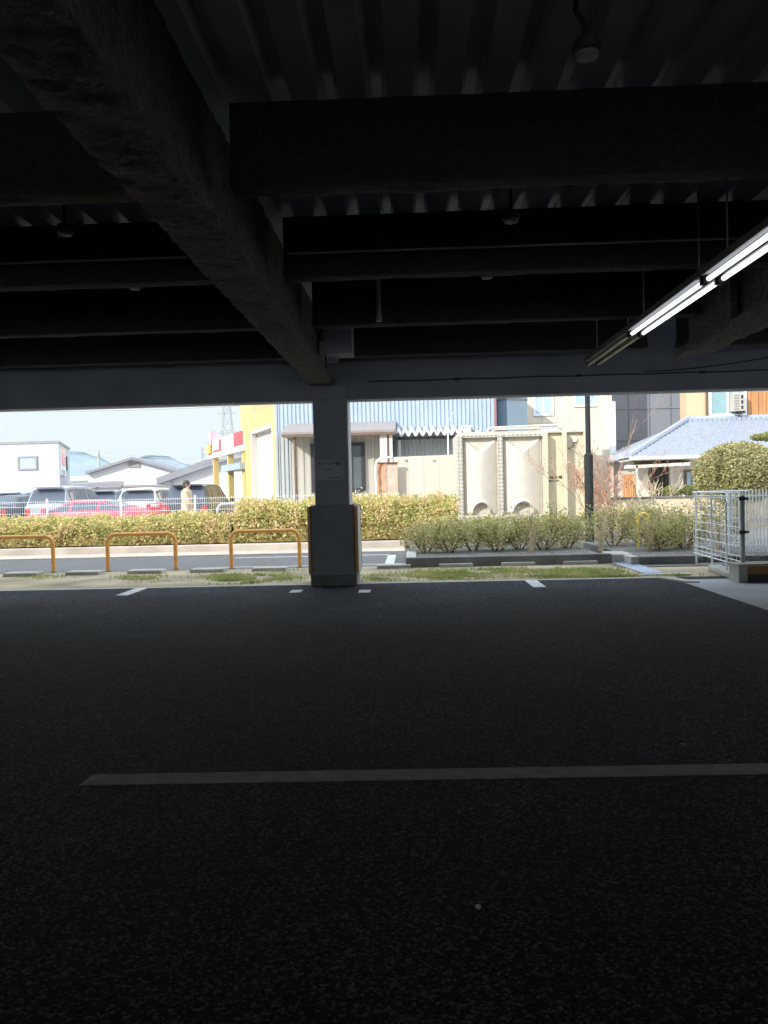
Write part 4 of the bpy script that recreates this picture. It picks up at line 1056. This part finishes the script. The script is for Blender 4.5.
# porch canopy with posts, dark door
yp = YH - 1.3
MB().slab4(at(624, 466, yp), at(690, 462.5, yp), at(690, 461.5, YH), at(630, 464, YH), (0, 0, -.09)).build('porch_canopy', 'plaster_pale', t)
MB().bx(hx(649, YH - .05), hx(669, YH - .05), YH - .06, YH + .02, 0, hz(466)).build('front_door', 'frame_dark', t)
mb = MB()
for k in range(5): mb.bx(hx(649.5 + k * 4, YH - .07), hx(650.2 + k * 4, YH - .07), YH - .09, YH - .05, 0, hz(467))
mb.build('door_slats', 'brown', t)
window(t, hx(684), hx(699), hz(497), hz(470), YH - .01, 'brown', 'window_blue', 1, .07, .05)
MB().bx(hx(636, yp), hx(638, yp), yp, yp + .1, 0, hz(465, 640, yp)).build('porch_post', 'plaster_pale', t)
MB().bx(hx(669.5, YH - .3), hx(672, YH - .3), YH - .4, YH - .2, 0, hz(464)).build('porch_post', 'plaster_pale', t)
mb = MB(); xw0, xw1 = hx(622.5, yp), hx(635.5, yp)
for k in range(6): mb.bx(xw0 + (xw1 - xw0) * k / 6 + .005, xw0 + (xw1 - xw0) * (k + 1) / 6 - .005, yp + .02, yp + .06, 0, hz(474, 630, yp))
mb.build('board_screen', 'wood', t)
# upper storey
yu = yr + .05
def ux(px): return at(px, 405, yu).x
def uz(py, px=720): return at(px, py, yu).z
MB().bx(ux(687), ux(800), yu + .05, yu + .8, rz - .3, 8.5).build('upper_wall', 'plaster', t)
MB().bx(ux(706), ux(708), yu - .02, yu + .06, uz(419), 8.5).build('upper_trim', 'brown', t)
MB().bx(ux(686.5), ux(747), yu - .03, yu + .06, uz(420), uz(418.5)).build('sill_board', 'brown', t)
window(t, ux(708.5), ux(746), uz(416.5), uz(383), yu, 'white', 'window_teal', 1, .09, .08)
mb = MB(); xw0, xw1 = ux(747), ux(800)
for k in range(14): mb.bx(xw0 + (xw1 - xw0) * k / 14 + .008, xw0 + (xw1 - xw0) * (k + 1) / 14 - .008, yu - .02 - .03 * (k % 2), yu + .06, uz(414.5, 757), 8.5)
mb.build('board_cladding', 'wood', t)
# wall mounted unit
t = thing('air_conditioner', 'beige air conditioner unit hung at the upper house window', 'air conditioner', (ux(738), yu - .3, uz(405)))
ya_ = yu - .45
def qx(px): return at(px, 402, ya_).x
def qz(py): return at(738, py, ya_).z
MB().bx(qx(733.5), qx(745), ya_, yu - .02, qz(411), qz(392.5)).build('casing', 'beige_sheet', t, bevel=.02)
mb = MB()
for k in range(6): mb.bx(qx(734.3), qx(739.2), ya_ - .015, ya_, qz(409.5 - k * 2.7), qz(408.2 - k * 2.7))
mb.build('grille', 'awning', t)
for k in range(3): MB().bx(qx(741.2), qx(743.2), ya_ - .012, ya_ + .001, qz(409 - k * 5.2), qz(405.5 - k * 5.2)).build('slot', 'frame_dark', t)
MB().bx(qx(740), qx(746), ya_ + .05, yu, qz(413), qz(411)).build('wall_bracket', 'frame_dark', t)
# garden wall
Yq = 22.0
t = thing('garden_wall', 'low tan garden wall with dark coping before the house', 'wall', (at(680, 500, Yq).x, Yq, 0), kind='thing')
zq = az(660, 498.5, Yq)
MB().bx(at(612, 500, Yq).x, at(800, 500, Yq).x, Yq, Yq + .2, -.05, zq).build('wall_body', 'gardenwall', t)
MB().bx(at(611, 500, Yq).x, at(800, 500, Yq).x, Yq - .03, Yq + .23, zq, zq + .055).build('coping', 'concrete_dark', t, bevel=.01)

# ------------------------------------------------------------------ far left buildings
YV = 50.0
t = thing('white_building', 'white metal clad building with one grey window at far left', 'building', (at(30, 460, YV).x, YV, 0))
x0, x1 = at(-25, 460, YV).x, at(59, 460, YV).x; zt = az(30, 443.8, YV)
x2 = at(69.5, 460, YV + 7).x
MB().prism([(x0, YV), (x1, YV), (x2, YV + 7), (x0, YV + 7)], .8, zt, 'Z').build('wall', 'whitewall', t)
MB().prism([(x0 - .05, YV - .05), (x1 + .05, YV - .05), (x2 + .05, YV + 7.05), (x0, YV + 7.05)], zt, zt + .15, 'Z').build('parapet_cap', 'awning', t)
MB().bx(x0, x1, YV + .05, YV + 6, -.05, az(20, 487, YV)).build('base_band', 'maroon', t)
window(t, at(18, 463, YV).x, at(37.5, 463, YV).x, az(28, 470, YV), az(28, 456.3, YV), YV, 'awning', 'window_blue', 0, .10, .08)
dv = Vector((x2 - x1, 7, 0)).normalized(); nv = Vector((dv.y, -dv.x, 0))
def sidep(s, z, o): return Vector((x1, YV, z)) + dv * s + nv * o
def sides(name, mat, s0, s1, z0, z1, o=.08, par=None):
    return MB().hull([sidep(s0, z0, 0), sidep(s1, z0, 0), sidep(s1, z1, 0), sidep(s0, z1, 0)], [sidep(s0, z0, o), sidep(s1, z0, o), sidep(s1, z1, o), sidep(s0, z1, o)]).build(name, mat, par or t)
H_ = zt
bn = sides('banner', 'white', .4, 3.4, az(62, 475, YV), H_ - .25)
z = [az(62, p, YV) for p in (475, 469, 464, 455, 447)]
sides('banner_patch', 'signgreen', .8, 2.4, z[0] + .1, z[1], .14, bn); sides('banner_patch', 'pink', .8, 2.8, z[2], z[3], .14, bn); sides('banner_patch', 'peach', .8, 2.6, z[3] + .1, z[4], .14, bn)
sides('side_window', 'window_dark', 4.6, 6.0, az(66, 470, YV + 5), az(66, 457, YV + 5), .1)
# white gabled hall
YN = 51.0
t = thing('gabled_hall', 'white gabled hall with a grey roof edge behind the cars', 'building', (at(134, 470, YN).x, YN, 0))
pl, pk, prr = at(88, 474.5, YN), at(134, 459.8, YN), at(180, 472.5, YN)
MB().prism([(pl.x, -.05), (prr.x, -.05), (prr.x, prr.z), (pk.x, pk.z), (pl.x, pl.z)], YN, YN + 3, 'Y').build('wall', 'whitewall_plain', t)
for a, b in ((pl, pk), (pk, prr)):
    MB().hull([a + Vector((0, -.4, 0)), b + Vector((0, -.4, 0)), b + Vector((0, -.4, .16)), a + Vector((0, -.4, .16))], [a + Vector((0, 3, 0)), b + Vector((0, 3, 0)), b + Vector((0, 3, .16)), a + Vector((0, 3, .16))]).build('roof', 'roofgrey', t)
MB().bx(at(129, 465, YN).x, at(140, 465, YN).x, YN - .08, YN, az(134, 467.5, YN), az(134, 462.5, YN)).build('gable_vent', 'awning', t)
MB().bx(at(88, 485, YN).x, at(178, 485, YN).x, YN - .3, YN, az(134, 487, YN), az(134, 485, YN)).build('lintel', 'awning', t)
# low flat canopy
YO = 44.0
t = thing('flat_carport', 'flat grey carport roof between the white building and hall', 'carport', (at(98, 484, YO).x, YO, 0))
MB().slab4(at(68, 484.5, YO), at(124, 481.5, YO), at(120, 480.5, YO + 5), at(72, 483, YO + 5), (0, 0, -.22)).build('roof', 'roofgrey', t)
for px in (72, 96, 121): MB().bx(at(px, 490, YO + .3).x, at(px, 490, YO + .3).x + .12, YO + .3, YO + .42, -.05, az(px, 483.5, YO)).build('post', 'galv', t)
t = thing('green_roof_shed', 'small pale shed with a green roof beside the white building', 'shed', (at(80, 480, 62).x, 62, 0))
MB().bx(at(68, 480, 62).x, at(90, 480, 62).x, 62, 66, -.05, az(80, 481, 62)).build('wall', 'whitewall_plain', t)
MB().slab4(at(67, 480.5, 61.8), at(91, 479.5, 61.8), at(90, 475.5, 66), at(70, 476.5, 66), (0, 0, -.1)).build('roof', 'signgreen', t)
# pitched roof building behind the shop
YM = 48.0
t = thing('pitched_roof_building', 'white building with a rising grey roof edge behind the shop', 'building', (at(205, 470, YM).x, YM, 0))
q0, q1 = at(159, 481.5, YM), at(252, 449.5, YM)
MB().prism([(at(163, 480, YM).x, -.05), (q1.x, -.05), (q1.x, q1.z - .1), (at(163, 480, YM).x, az(163, 481.5, YM))], YM, YM + 3, 'Y').build('wall', 'whitewall_plain', t)
MB().hull([q0 + Vector((0, -.5, -.18)), q1 + Vector((0, -.5, -.18)), q1 + Vector((0, -.5, .34)), q0 + Vector((0, -.5, .2))], [q0 + Vector((0, 3, -.18)), q1 + Vector((0, 3, -.18)), q1 + Vector((0, 3, .34)), q0 + Vector((0, 3, .2))]).build('roof', 'roofgrey', t)
MB().bx(at(171, 481, YM).x, at(174, 481, YM).x, YM - .1, YM, az(172, 484, YM), az(172, 480.5, YM)).build('wall_lamp', 'galv', t)
# utility pole and wires, pylons
YU = 75.0; xu = at(99, 470, YU).x
t = thing('utility_pole', 'thin utility pole rising beside the gabled hall', 'utility pole', (xu, YU, 0))
MB().cyl((xu, YU, -.1), (xu, YU, az(99, 451, YU)), .12, 10).build('shaft', 'concrete', t, smooth='angle')
MB().bx(xu - .7, xu + .7, YU - .06, YU + .06, az(99, 453, YU), az(99, 453, YU) + .1).build('crossarm', 'galv', t)
for k, (z_, lab) in enumerate((((451.5, 454), 'upper thin wire crossing the sky from the utility pole'), ((456, 459), 'lower thin wire crossing the sky from the utility pole'))):
    A = at(99, z_[0], YU); B = at(250, z_[1], YU + 3); P = []
    for i in range(25):
        f = i / 24; p = A.lerp(B, f); p.z -= .5 * 4 * f * (1 - f); P.append(p)
    setp(MB().tube(P, .018, 4).build('overhead_wire', 'galv'), lab, 'wire', 'overhead wires')
A = at(-60, 410.5, 60); B = at(300, 402, 60)
setp(MB().tube([A.lerp(B, i / 12) - Vector((0, 0, .3 * 4 * (i / 12) * (1 - i / 12))) for i in range(13)], .03, 4).build('high_wire', 'galv'), 'single high wire just under the fascia beam', 'wire')
def pylon(px, pytop, pybase, wpx, Y, label, arms):
    c = at(px, pybase, Y); zt = az(px, pytop, Y); x = c.x; w = wpx * Y / F / 2
    t = thing('pylon', label, 'pylon', (x, Y, 0)); mb = MB(); mb.noremesh = True; n = 9
    def P(i, k):
        f = i / n; ww = w * (1 - .78 * f) ; sx, sy = ((-1, -1), (1, -1), (1, 1), (-1, 1))[k]
        return (x + sx * ww, Y + sy * ww, zt * f)
    r = w * .035 + .02
    for i in range(n):
        for k in range(4):
            mb.tube([P(i, k), P(i + 1, k)], r, 4, cap=False); mb.tube([P(i, k), P(i + 1, (k + 1) % 4)], r * .6, 4, cap=False); mb.tube([P(i, (k + 1) % 4), P(i + 1, k)], r * .6, 4, cap=False)
    mb.build('lattice', 'galv', t)
    mb = MB()
    for f in arms:
        ww = w * 1.1; mb.tube([(x - ww, Y, zt * f), (x + ww, Y, zt * f)], r, 4); mb.tube([(x - ww, Y, zt * f), (x, Y, zt * f + w * .35)], r * .7, 4); mb.tube([(x + ww, Y, zt * f), (x, Y, zt * f + w * .35)], r * .7, 4)
    mb.build('crossarm', 'galv', t)
pylon(229, 392, 490, 19, 300, 'tall lattice pylon above the shop sign', (.62, .8, .95))
pylon(203.5, 447, 490, 5, 340, 'small distant lattice pylon left of the shop', (.85, .95))

# hills
def hill(label, pts, Y, depth):
    mb = MB(); n = len(pts); rows = 8
    for j in range(rows):
        f = j / (rows - 1); 
        for (px, py) in pts:
            p = at(px, py, Y); h = max(1, p.z); s = math.sin(PI * (0.08 + .5 * f)) if j else 0
            jt = 1 + .05 * mnoise.noise((p.x * .03, j * .9, 1))
            mb.v.append((p.x, Y - depth * (1 - f), -2 + (h + 2) * s * (jt if 0 < j < rows - 1 else 1)))
    for j in range(rows - 1):
        for i in range(n - 1):
            a = j * n + i; mb.f.append((a, a + 1, a + 1 + n, a + n))
    back = len(mb.v)
    for (px, py) in pts: p = at(px, py, Y); mb.v.append((p.x, Y + depth, -2))
    for i in range(n - 1): a = (rows - 1) * n + i; mb.f.append((a, a + 1, back + i + 1, back + i))
    o = mb.build('hill', 'hill', smooth=True); setp(o, label, 'hill', None, 'thing'); return o
def hy_at(r, x):
    for k in range(len(r) - 1):
        if r[k][0] <= x <= r[k + 1][0]:
            f = (x - r[k][0]) / (r[k + 1][0] - r[k][0]); return r[k][1] + (r[k + 1][1] - r[k][1]) * f
    return 492
def ridge(keys, n=60):
    out = []
    for i in range(n + 1):
        x = keys[0][0] + (keys[-1][0] - keys[0][0]) * i / n
        for k in range(len(keys) - 1):
            if keys[k][0] <= x <= keys[k + 1][0] + 1e-6:
                f = (x - keys[k][0]) / (keys[k + 1][0] - keys[k][0]); f = f * f * (3 - 2 * f)
                y = keys[k][1] + (keys[k + 1][1] - keys[k][1]) * f; break
        out.append((x, y + .9 * mnoise.noise((x * .22, 5, 0))))
    return out
hill('hazy blue hill peeking out right of the white building', (RIDGE_A := ridge([(-60, 470), (20, 458), (70, 452), (85, 453), (100, 458), (125, 468), (150, 480), (170, 492)])), 700, 60)
hill('hazy blue hill showing above the gabled hall roof', (RIDGE_B := ridge([(90, 488), (120, 470), (140, 460), (155, 456), (170, 456.5), (190, 464), (210, 472), (240, 476), (290, 474), (340, 478)])), 540, 60)

# ------------------------------------------------------------------ cars
def car(label, loc, rz, L, W, paint, st, glass_side, front, rear, group=None, wheels=(.19, .80), extras=None):
    """st: stations (u, zbot, zbelt, ztop, wbelt, wtop) from tail (u=0) to nose (u=1); car points along +X"""
    t = thing('car', label, 'car', loc, group, rz)
    rings = []
    for (u, zb, zl, zt, wb, wt) in st:
        x = (u - .5) * L; hb, ht = W / 2 * wb, W / 2 * wt
        half = [(hb * .90, zb), (hb * 1.0, zb + (zl - zb) * .35), (hb * .99, zb + (zl - zb) * .78), (hb * .95, zl), (ht, zt - .035 * (zt > zl + .1)), (ht * .86, zt), (ht * .4, zt + .018)]
        ring = [(x, -y, z) for (y, z) in half] + [(x, y, z) for (y, z) in half[::-1]]
        rings.append(ring)
    mb = MB(); n = len(rings[0])
    for r in rings: mb.v += r
    for i in range(len(rings) - 1):
        for j in range(n):
            a = i * n + j; b = i * n + (j + 1) % n; mb.f.append((a, b, b + n, a + n))
    mb.f.append(tuple(range(n))); mb.f.append(tuple(range((len(rings) - 1) * n, len(rings) * n)))
    body = mb.build('body', paint, t, smooth='angle', world=False)
    def patch(name, A, B, C, D, ins, off, mat, par):
        A, B, C, D = map(Vector, (A, B, C, D)); nn = (B - A).cross(D - A)
        if nn.length < 1e-6: nn = (C - B).cross(D - B)
        nn.normalize(); cc = (A + B + C + D) / 4
        if nn.dot(cc - Vector((0, 0, .6))) < 0: nn = -nn
        def q(u, v): return A.lerp(B, u).lerp(D.lerp(C, u), v)
        iu, iv = ins
        Q = [q(iu, iv), q(1 - iu, iv), q(1 - iu, 1 - iv), q(iu, 1 - iv)]
        return MB().hull([p - nn * .02 for p in Q], [p + nn * off for p in Q]).build(name, mat, par, world=False)
    # side glass: between belt (idx 3 / n-4) and roof edge (idx 4 / n-5)
    for (i, j) in glass_side:
        for s in (0, 1):
            b_, r_ = (3, 4) if s == 0 else (n - 4, n - 5)
            patch('side_window', rings[i][b_], rings[j][b_], rings[j][r_], rings[i][r_], (.05, .10), .008, 'car_glass', body)
    for (i, j, nm) in ((front[0], front[1], 'windscreen'), (rear[0], rear[1], 'rear_window')):
        ks = list(range(4, n - 4)); lo, hi = [], []
        mid = (Vector(rings[j][6]) - Vector(rings[i][6])).normalized(); nn = mid.cross(Vector((0, 1, 0)))
        if nn.z < 0: nn = -nn
        for k in ks:
            a, b = Vector(rings[i][k]), Vector(rings[j][k])
            if k == ks[0]: a, b = a.lerp(Vector(rings[i][k + 1]), .5), b.lerp(Vector(rings[j][k + 1]), .5)
            if k == ks[-1]: a, b = a.lerp(Vector(rings[i][k - 1]), .5), b.lerp(Vector(rings[j][k - 1]), .5)
            lo.append(a.lerp(b, .08)); hi.append(a.lerp(b, .88))
        m = len(ks); g = MB()
        g.add([p + nn * .014 for p in lo] + [p + nn * .014 for p in hi] + [p - nn * .02 for p in lo] + [p - nn * .02 for p in hi],
              [(q, q + 1, q + 1 + m, q + m) for q in range(m - 1)] + [(q + 2 * m, q + 3 * m, q + 1 + 3 * m, q + 1 + 2 * m) for q in range(m - 1)]
              + [(q, q + 2 * m, q + 1 + 2 * m, q + 1) for q in range(m - 1)] + [(q + m, q + 1 + m, q + 1 + 3 * m, q + 3 * m) for q in range(m - 1)] + [(0, m, 3 * m, 2 * m), (m - 1, 3 * m - 1, 4 * m - 1, 2 * m - 1)])
        g.build(nm, 'car_glass', body, world=False)
    zb = st[len(st) // 2][1]; rw = .31
    for u in wheels:
        x = (u - .5) * L
        for s in (-1, 1):
            w = MB().lathe((x, s * (W / 2 - .10), rw), [(.18, -.09), (rw - .02, -.10), (rw, -.07), (rw, .07), (rw - .02, .10), (.18, .09)], 22, 'Y').build('wheel', 'tyre', t, smooth='angle', world=False)
            MB().lathe((x, s * (W / 2 - .05), rw), [(.03, -.055), (.19, -.045), (.20, 0), (.19, .05), (.06, .06), (.03, .065)], 16, 'Y').build('rim', 'rim', w, smooth='angle', world=False)
    xr_, xf_ = -L / 2, L / 2; zbelt = st[0][2]; zn = st[-1][2]; hw = W / 2 * st[0][4]; hn = W / 2 * st[-1][4]
    for s in (-1, 1):
        MB().bx(xr_ - .02, xr_ + .12, s * hw * .84 - .09, s * hw * .84 + .09, zbelt - .28, zbelt - .03).build('tail_lamp', 'taillight', body, bevel=.02, world=False)
        MB().bx(xf_ - .14, xf_ + .015, s * hn * .74 - .16, s * hn * .74 + .16, zn - .17, zn - .04).build('headlamp', 'headlight', body, bevel=.02, world=False)
        k = front[0]; xm = rings[k][3][0]; MB().bx(xm - .12, xm + .02, s * (W / 2 + .08) - .09, s * (W / 2 + .08) + .09, rings[k][3][2] + .02, rings[k][3][2] + .15).build('door_mirror', paint, body, bevel=.03, world=False)
    MB().bx(xr_ - .05, xr_ + .12, -W / 2 * .88, W / 2 * .88, .32, .55).build('rear_bumper', paint, body, bevel=.04, world=False)
    MB().bx(xf_ - .12, xf_ + .05, -W / 2 * .88, W / 2 * .88, .25, .48).build('front_bumper', paint, body, bevel=.04, world=False)
    MB().bx(xr_ - .06, xr_ - .045, -.17, .17, .55, .70).build('number_plate', 'white', body, world=False)
    if extras == 'spoiler':
        MB().bx(xr_ - .02, xr_ + .22, -W / 2 * .8, W / 2 * .8, st[1][3] + .12, st[1][3] + .15).bx(xr_ + .05, xr_ + .18, -W / 2 * .7, -W / 2 * .66, st[1][3] - .03, st[1][3] + .13).bx(xr_ + .05, xr_ + .18, W / 2 * .66, W / 2 * .7, st[1][3] - .03, st[1][3] + .13).build('spoiler', paint, body, bevel=.01, world=False)
    if extras == 'dust':
        MB().bx(xr_ + .05, xr_ + .35, -W / 2 * .62, W / 2 * .62, st[2][3] - .0, st[2][3] + .04).build('roof_spoiler', paint, body, bevel=.015, world=False)
    return t
def wagon(h, hood=.98): return [(0, .32, .92, .94, .93, .90), (.015, .24, .98, 1.02, .96, .86), (.085, .2, 1.0, h - .06, 1, .72), (.2, .2, .99, h, 1, .74), (.45, .2, .97, h, 1, .74), (.60, .2, .95, h - .05, 1, .72), (.76, .2, hood - .02, hood + .01, 1, .90), (.95, .22, .80, .83, .97, .84), (1, .3, .68, .70, .86, .74)]
WG = dict(glass_side=[(2, 3), (3, 4), (4, 5), (5, 6)], front=(6, 5), rear=(1, 2))
coupe = [(0, .34, .80, .83, .90, .84), (.02, .24, .86, .89, .95, .84), (.17, .18, .88, .92, 1, .84), (.34, .18, .86, 1.16, 1, .66), (.52, .18, .84, 1.17, 1, .66), (.68, .18, .82, .86, 1, .86), (.9, .2, .66, .69, .96, .84), (1, .3, .54, .56, .84, .72)]
sedan = [(0, .32, .92, .95, .92, .86), (.02, .24, .95, .98, .96, .86), (.15, .2, .96, 1.0, 1, .84), (.28, .2, .94, 1.38, 1, .70), (.52, .2, .93, 1.42, 1, .71), (.70, .2, .90, .94, 1, .88), (.93, .22, .74, .77, .96, .84), (1, .3, .62, .64, .86, .74)]
SD = dict(glass_side=[(2, 3), (3, 4), (4, 5)], front=(5, 4), rear=(2, 3))
YR = 23.3; Lc = ax(159, YR, 512) - ax(9, YR, 512)
car('red sports coupe seen side-on behind the white wire fence', ((ax(9, YR, 512) + ax(159, YR, 512)) / 2, YR, -.03), PI, Lc, 1.70, 'car_red', coupe, [(2, 3), (3, 4), (4, 5)], (5, 4), (2, 3), extras='spoiler')
def park(label, pxr, Y, paint, kind, W=1.69, L=4.5, h=1.6, rz=PI / 2, hood=.98):
    x = ax(pxr, Y, 490) - W / 2
    if kind == 'wagon': car(label, (x, Y + L / 2, -.03), rz, L, W, paint, wagon(h, hood), WG['glass_side'], WG['front'], WG['rear'], 'parked cars', extras='dust')
    else: car(label, (x, Y + L / 2, -.03), rz, L, W, paint, sedan, SD['glass_side'], SD['front'], SD['rear'], 'parked cars')
park('silver wagon parked tail towards the fence behind the red coupe', 68, 29.2, 'car_silver', 'wagon', 1.72, 4.7, 1.72)
park('white wagon parked between the silver wagon and dark car', 158, 29.5, 'car_white', 'wagon', 1.70, 4.4, 1.57)
park('dark car parked behind the person in the beige coat', 209, 28.6, 'car_dark', 'wagon', 1.74, 4.5, 1.66)
park('dark grey car parked at the left edge of the picture', 8, 28.5, 'car_dark', 'sedan', 1.7, 4.5)
park('pale car parked beyond the dark car at left edge', 24, 35.5, 'car_silver', 'wagon', 1.7, 4.5, 1.62)
park('dark grey car in the back row between both wagons', 118, 36.5, 'car_grey', 'wagon', 1.7, 4.4, 1.60)

# ------------------------------------------------------------------ person in beige coat
def person(x, y):
    t = thing('person', 'person in a beige coat walking to the right past parked cars', 'person', (x, y, -.03), rz=0)
    V, E, RAD = [], [], []
    def vtx(p, r, par=None):
        V.append(p); RAD.append(r)
        if par is not None: E.append((par, len(V) - 1))
        return len(V) - 1
    pel = vtx((0, 0, .92), .145); wst = vtx((0, 0, 1.08), .125, pel); che = vtx((.01, 0, 1.26), .15, wst); nb = vtx((.005, 0, 1.40), .085, che)
    nk = vtx((.015, 0, 1.46), .052, nb); h1 = vtx((.03, 0, 1.53), .082, nk); h2 = vtx((.025, 0, 1.60), .086, h1); h3 = vtx((.02, 0, 1.655), .055, h2)
    vtx((.115, 0, 1.55), .014, h1)
    hands = []
    for s in (-1, 1):
        hip = vtx((0, s * .09, .86), .095, pel); st = .16 * s
        kn = vtx((st * .8 + .03, s * .09, .48), .062, hip); an = vtx((st * 1.3 - .03, s * .09, .09), .042, kn)
        hl = vtx((st * 1.3 + .02, s * .09, .04), .04, an); vtx((st * 1.3 + .16, s * .09, .03), .032, hl)
        sh = vtx((0, s * .17, 1.34), .068, che); el = vtx((-st * .7 - .03, s * .22, 1.08), .047, sh); wr = vtx((-st * 1.2 + .07, s * .21, .86), .030, el)
        pm = vtx((-st * 1.2 + .085, s * .21, .79), .034, wr)
        for k in range(4):
            fx_ = -st * 1.2 + .06 + k * .02; ln = (.062, .074, .08, .068)[k]
            f1 = vtx((fx_ + .004, s * .208, .755), .0095, pm); f2 = vtx((fx_ + .012, s * .20, .755 - ln * .55), .0088, f1); vtx((fx_ + .024, s * .19, .755 - ln), .0078, f2)
        th = vtx((-st * 1.2 + .125, s * .20, .805), .011, pm); vtx((-st * 1.2 + .145, s * .195, .765), .009, th)
    me = bpy.data.meshes.new('body'); me.from_pydata(V, E, []); me.update()
    o = bpy.data.objects.new('body', me); COL.objects.link(o); o.parent = t; me.materials.append(X['skin'])
    sk = o.modifiers.new('skin', 'SKIN'); sk.use_smooth_shade = True
    for i, sv in enumerate(me.skin_vertices[0].data): sv.radius = (RAD[i], RAD[i]); sv.use_root = (i == 0)
    su = o.modifiers.new('sub', 'SUBSURF'); su.levels = 1; su.render_levels = 2
    # hair
    mb = MB(); mb.ell((.0, 0, 1.60), (.112, .105, .115), 18, 12, .02).ell((-.05, 0, 1.53), (.065, .09, .10), 14, 8, .02); mb.build('hair', 'hair', t, smooth=True, world=False)
    # face details
    for s in (-1, 1):
        MB().ell((.105, s * .035, 1.575), (.012, .014, .009), 8, 6).build('eye', 'hair', t, smooth=True, world=False)
        MB().ell((.02, s * .09, 1.56), (.02, .012, .03), 8, 6).build('ear', 'skin', t, smooth=True, world=False)
    MB().ell((.108, 0, 1.508), (.01, .026, .007), 8, 6).build('mouth', 'car_red', t, smooth=True, world=False)
    # coat: torso loft + sleeves
    prof = [(.155, .23, .62), (.165, .235, .80), (.16, .21, .95), (.145, .185, 1.08), (.165, .205, 1.24), (.15, .20, 1.36), (.09, .11, 1.43), (.075, .075, 1.455)]
    mb = MB(); n = 20
    for (a, b, z) in prof:
        for k in range(n): an = 2 * PI * k / n; mb.v.append((a * math.cos(an), b * math.sin(an), z))
    for i in range(len(prof) - 1):
        for k in range(n): q = i * n + k; w = i * n + (k + 1) % n; mb.f.append((q, w, w + n, q + n))
    mb.build('coat', 'coat', t, smooth=True, world=False, solid=.01)
    for s in (-1, 1):
        st = .16 * s
        MB().tube([(0, s * .165, 1.36), (0, s * .19, 1.30), (-st * .7 - .03, s * .225, 1.08), (-st * 1.15 + .06, s * .212, .88)], [.075, .082, .066, .052], 12).build('sleeve', 'coat', t, smooth=True, world=False)
        MB().tube([(0, s * .085, .90), (st * .8 + .03, s * .09, .48), (st * 1.3 - .03, s * .09, .10)], [.115, .085, .07], 12).build('trouser_leg', 'trousers', t, smooth=True, world=False)
        MB().ell((st * 1.3 + .06, s * .09, .05), (.15, .055, .055), 12, 8).build('shoe', 'black', t, smooth=True, world=False)
person(ax(186.5, 24.6), 24.6)

# ------------------------------------------------------------------ haze, world, sun
def haze():
    mb = MB(); pts = []
    for k in range(61):
        x = -60 + 400 * k / 60
        a = min(hy_at(RIDGE_A, x), hy_at(RIDGE_B, x)); pts.append((x, a))
    top = [at(px, py - .2, 420) for px, py in pts]
    n = len(top)
    vs = [(p.x, 420, -3) for p in top] + [(p.x, 420, p.z) for p in top] + [(p.x * 470 / 420, 470, max(0, p.z)) for p in top] + [(p.x * 470 / 420, 470, -3) for p in top]
    fs = []
    for r_ in range(4):
        for i in range(n - 1):
            a, b = r_ * n + i, ((r_ + 1) % 4) * n + i; fs.append((a, a + 1, b + 1, b))
    fs += [(0, n, 2 * n, 3 * n), (n - 1, 4 * n - 1, 3 * n - 1, 2 * n - 1)]
    mb.add(vs, fs)
    o = mb.build('haze', 'white')
    m = bpy.data.materials.new('valley_haze'); m.use_nodes = True; nt = m.node_tree; nt.nodes.clear()
    out = nt.nodes.new('ShaderNodeOutputMaterial'); v = nt.nodes.new('ShaderNodeVolumeScatter')
    v.inputs['Color'].default_value = (.66, .80, 1, 1); v.inputs['Density'].default_value = .010; v.inputs['Anisotropy'].default_value = 0.0
    nt.links.new(v.outputs[0], out.inputs['Volume']); o.data.materials.clear(); o.data.materials.append(m)
    setp(o, 'pale blue haze lying over the distant hills', 'haze', None, 'stuff')
haze()
w = bpy.data.worlds.new('sky'); SC.world = w; w.use_nodes = True; nt = w.node_tree
bg = nt.nodes['Background']; tc = nt.nodes.new('ShaderNodeTexCoord'); sx = nt.nodes.new('ShaderNodeSeparateXYZ')
nt.links.new(tc.outputs['Generated'], sx.inputs[0]); rp_ = nt.nodes.new('ShaderNodeValToRGB'); nt.links.new(sx.outputs['Z'], rp_.inputs['Fac'])
e = rp_.color_ramp.elements; e[0].position = 0.0; e[0].color = (.83, .955, 1.0, 1); e[1].position = .85; e[1].color = (.80, .89, 1.0, 1)
k = e.new(.14); k.color = (.86, .97, 1.0, 1)
nt.links.new(rp_.outputs['Color'], bg.inputs['Color'])
mr = nt.nodes.new('ShaderNodeMapRange'); mr.inputs['From Min'].default_value = .12; mr.inputs['From Max'].default_value = .6; mr.inputs['To Min'].default_value = 1.0; mr.inputs['To Max'].default_value = 2.3
nt.links.new(sx.outputs['Z'], mr.inputs['Value']); nt.links.new(mr.outputs[0], bg.inputs['Strength'])
sun = bpy.data.lights.new('sun', 'SUN'); sun.energy = 4.5; sun.angle = .01; sun.color = (1, .96, .90)
so = bpy.data.objects.new('sun', sun); COL.objects.link(so)
so.rotation_euler = Vector((.62, .62, -.48)).to_track_quat('-Z', 'Y').to_euler()
vs = SC.view_settings; SC.display_settings.display_device = 'sRGB'
vs.view_transform = 'Standard'; vs.look = 'None'; vs.exposure = 0; vs.gamma = 1; vs.use_curve_mapping = False
SC.cycles.volume_bounces = 6; SC.cycles.max_bounces = 10; SC.cycles.diffuse_bounces = 5; SC.cycles.use_denoising = True
try: SC.cycles.denoiser = 'OPENIMAGEDENOISE'
except Exception: pass
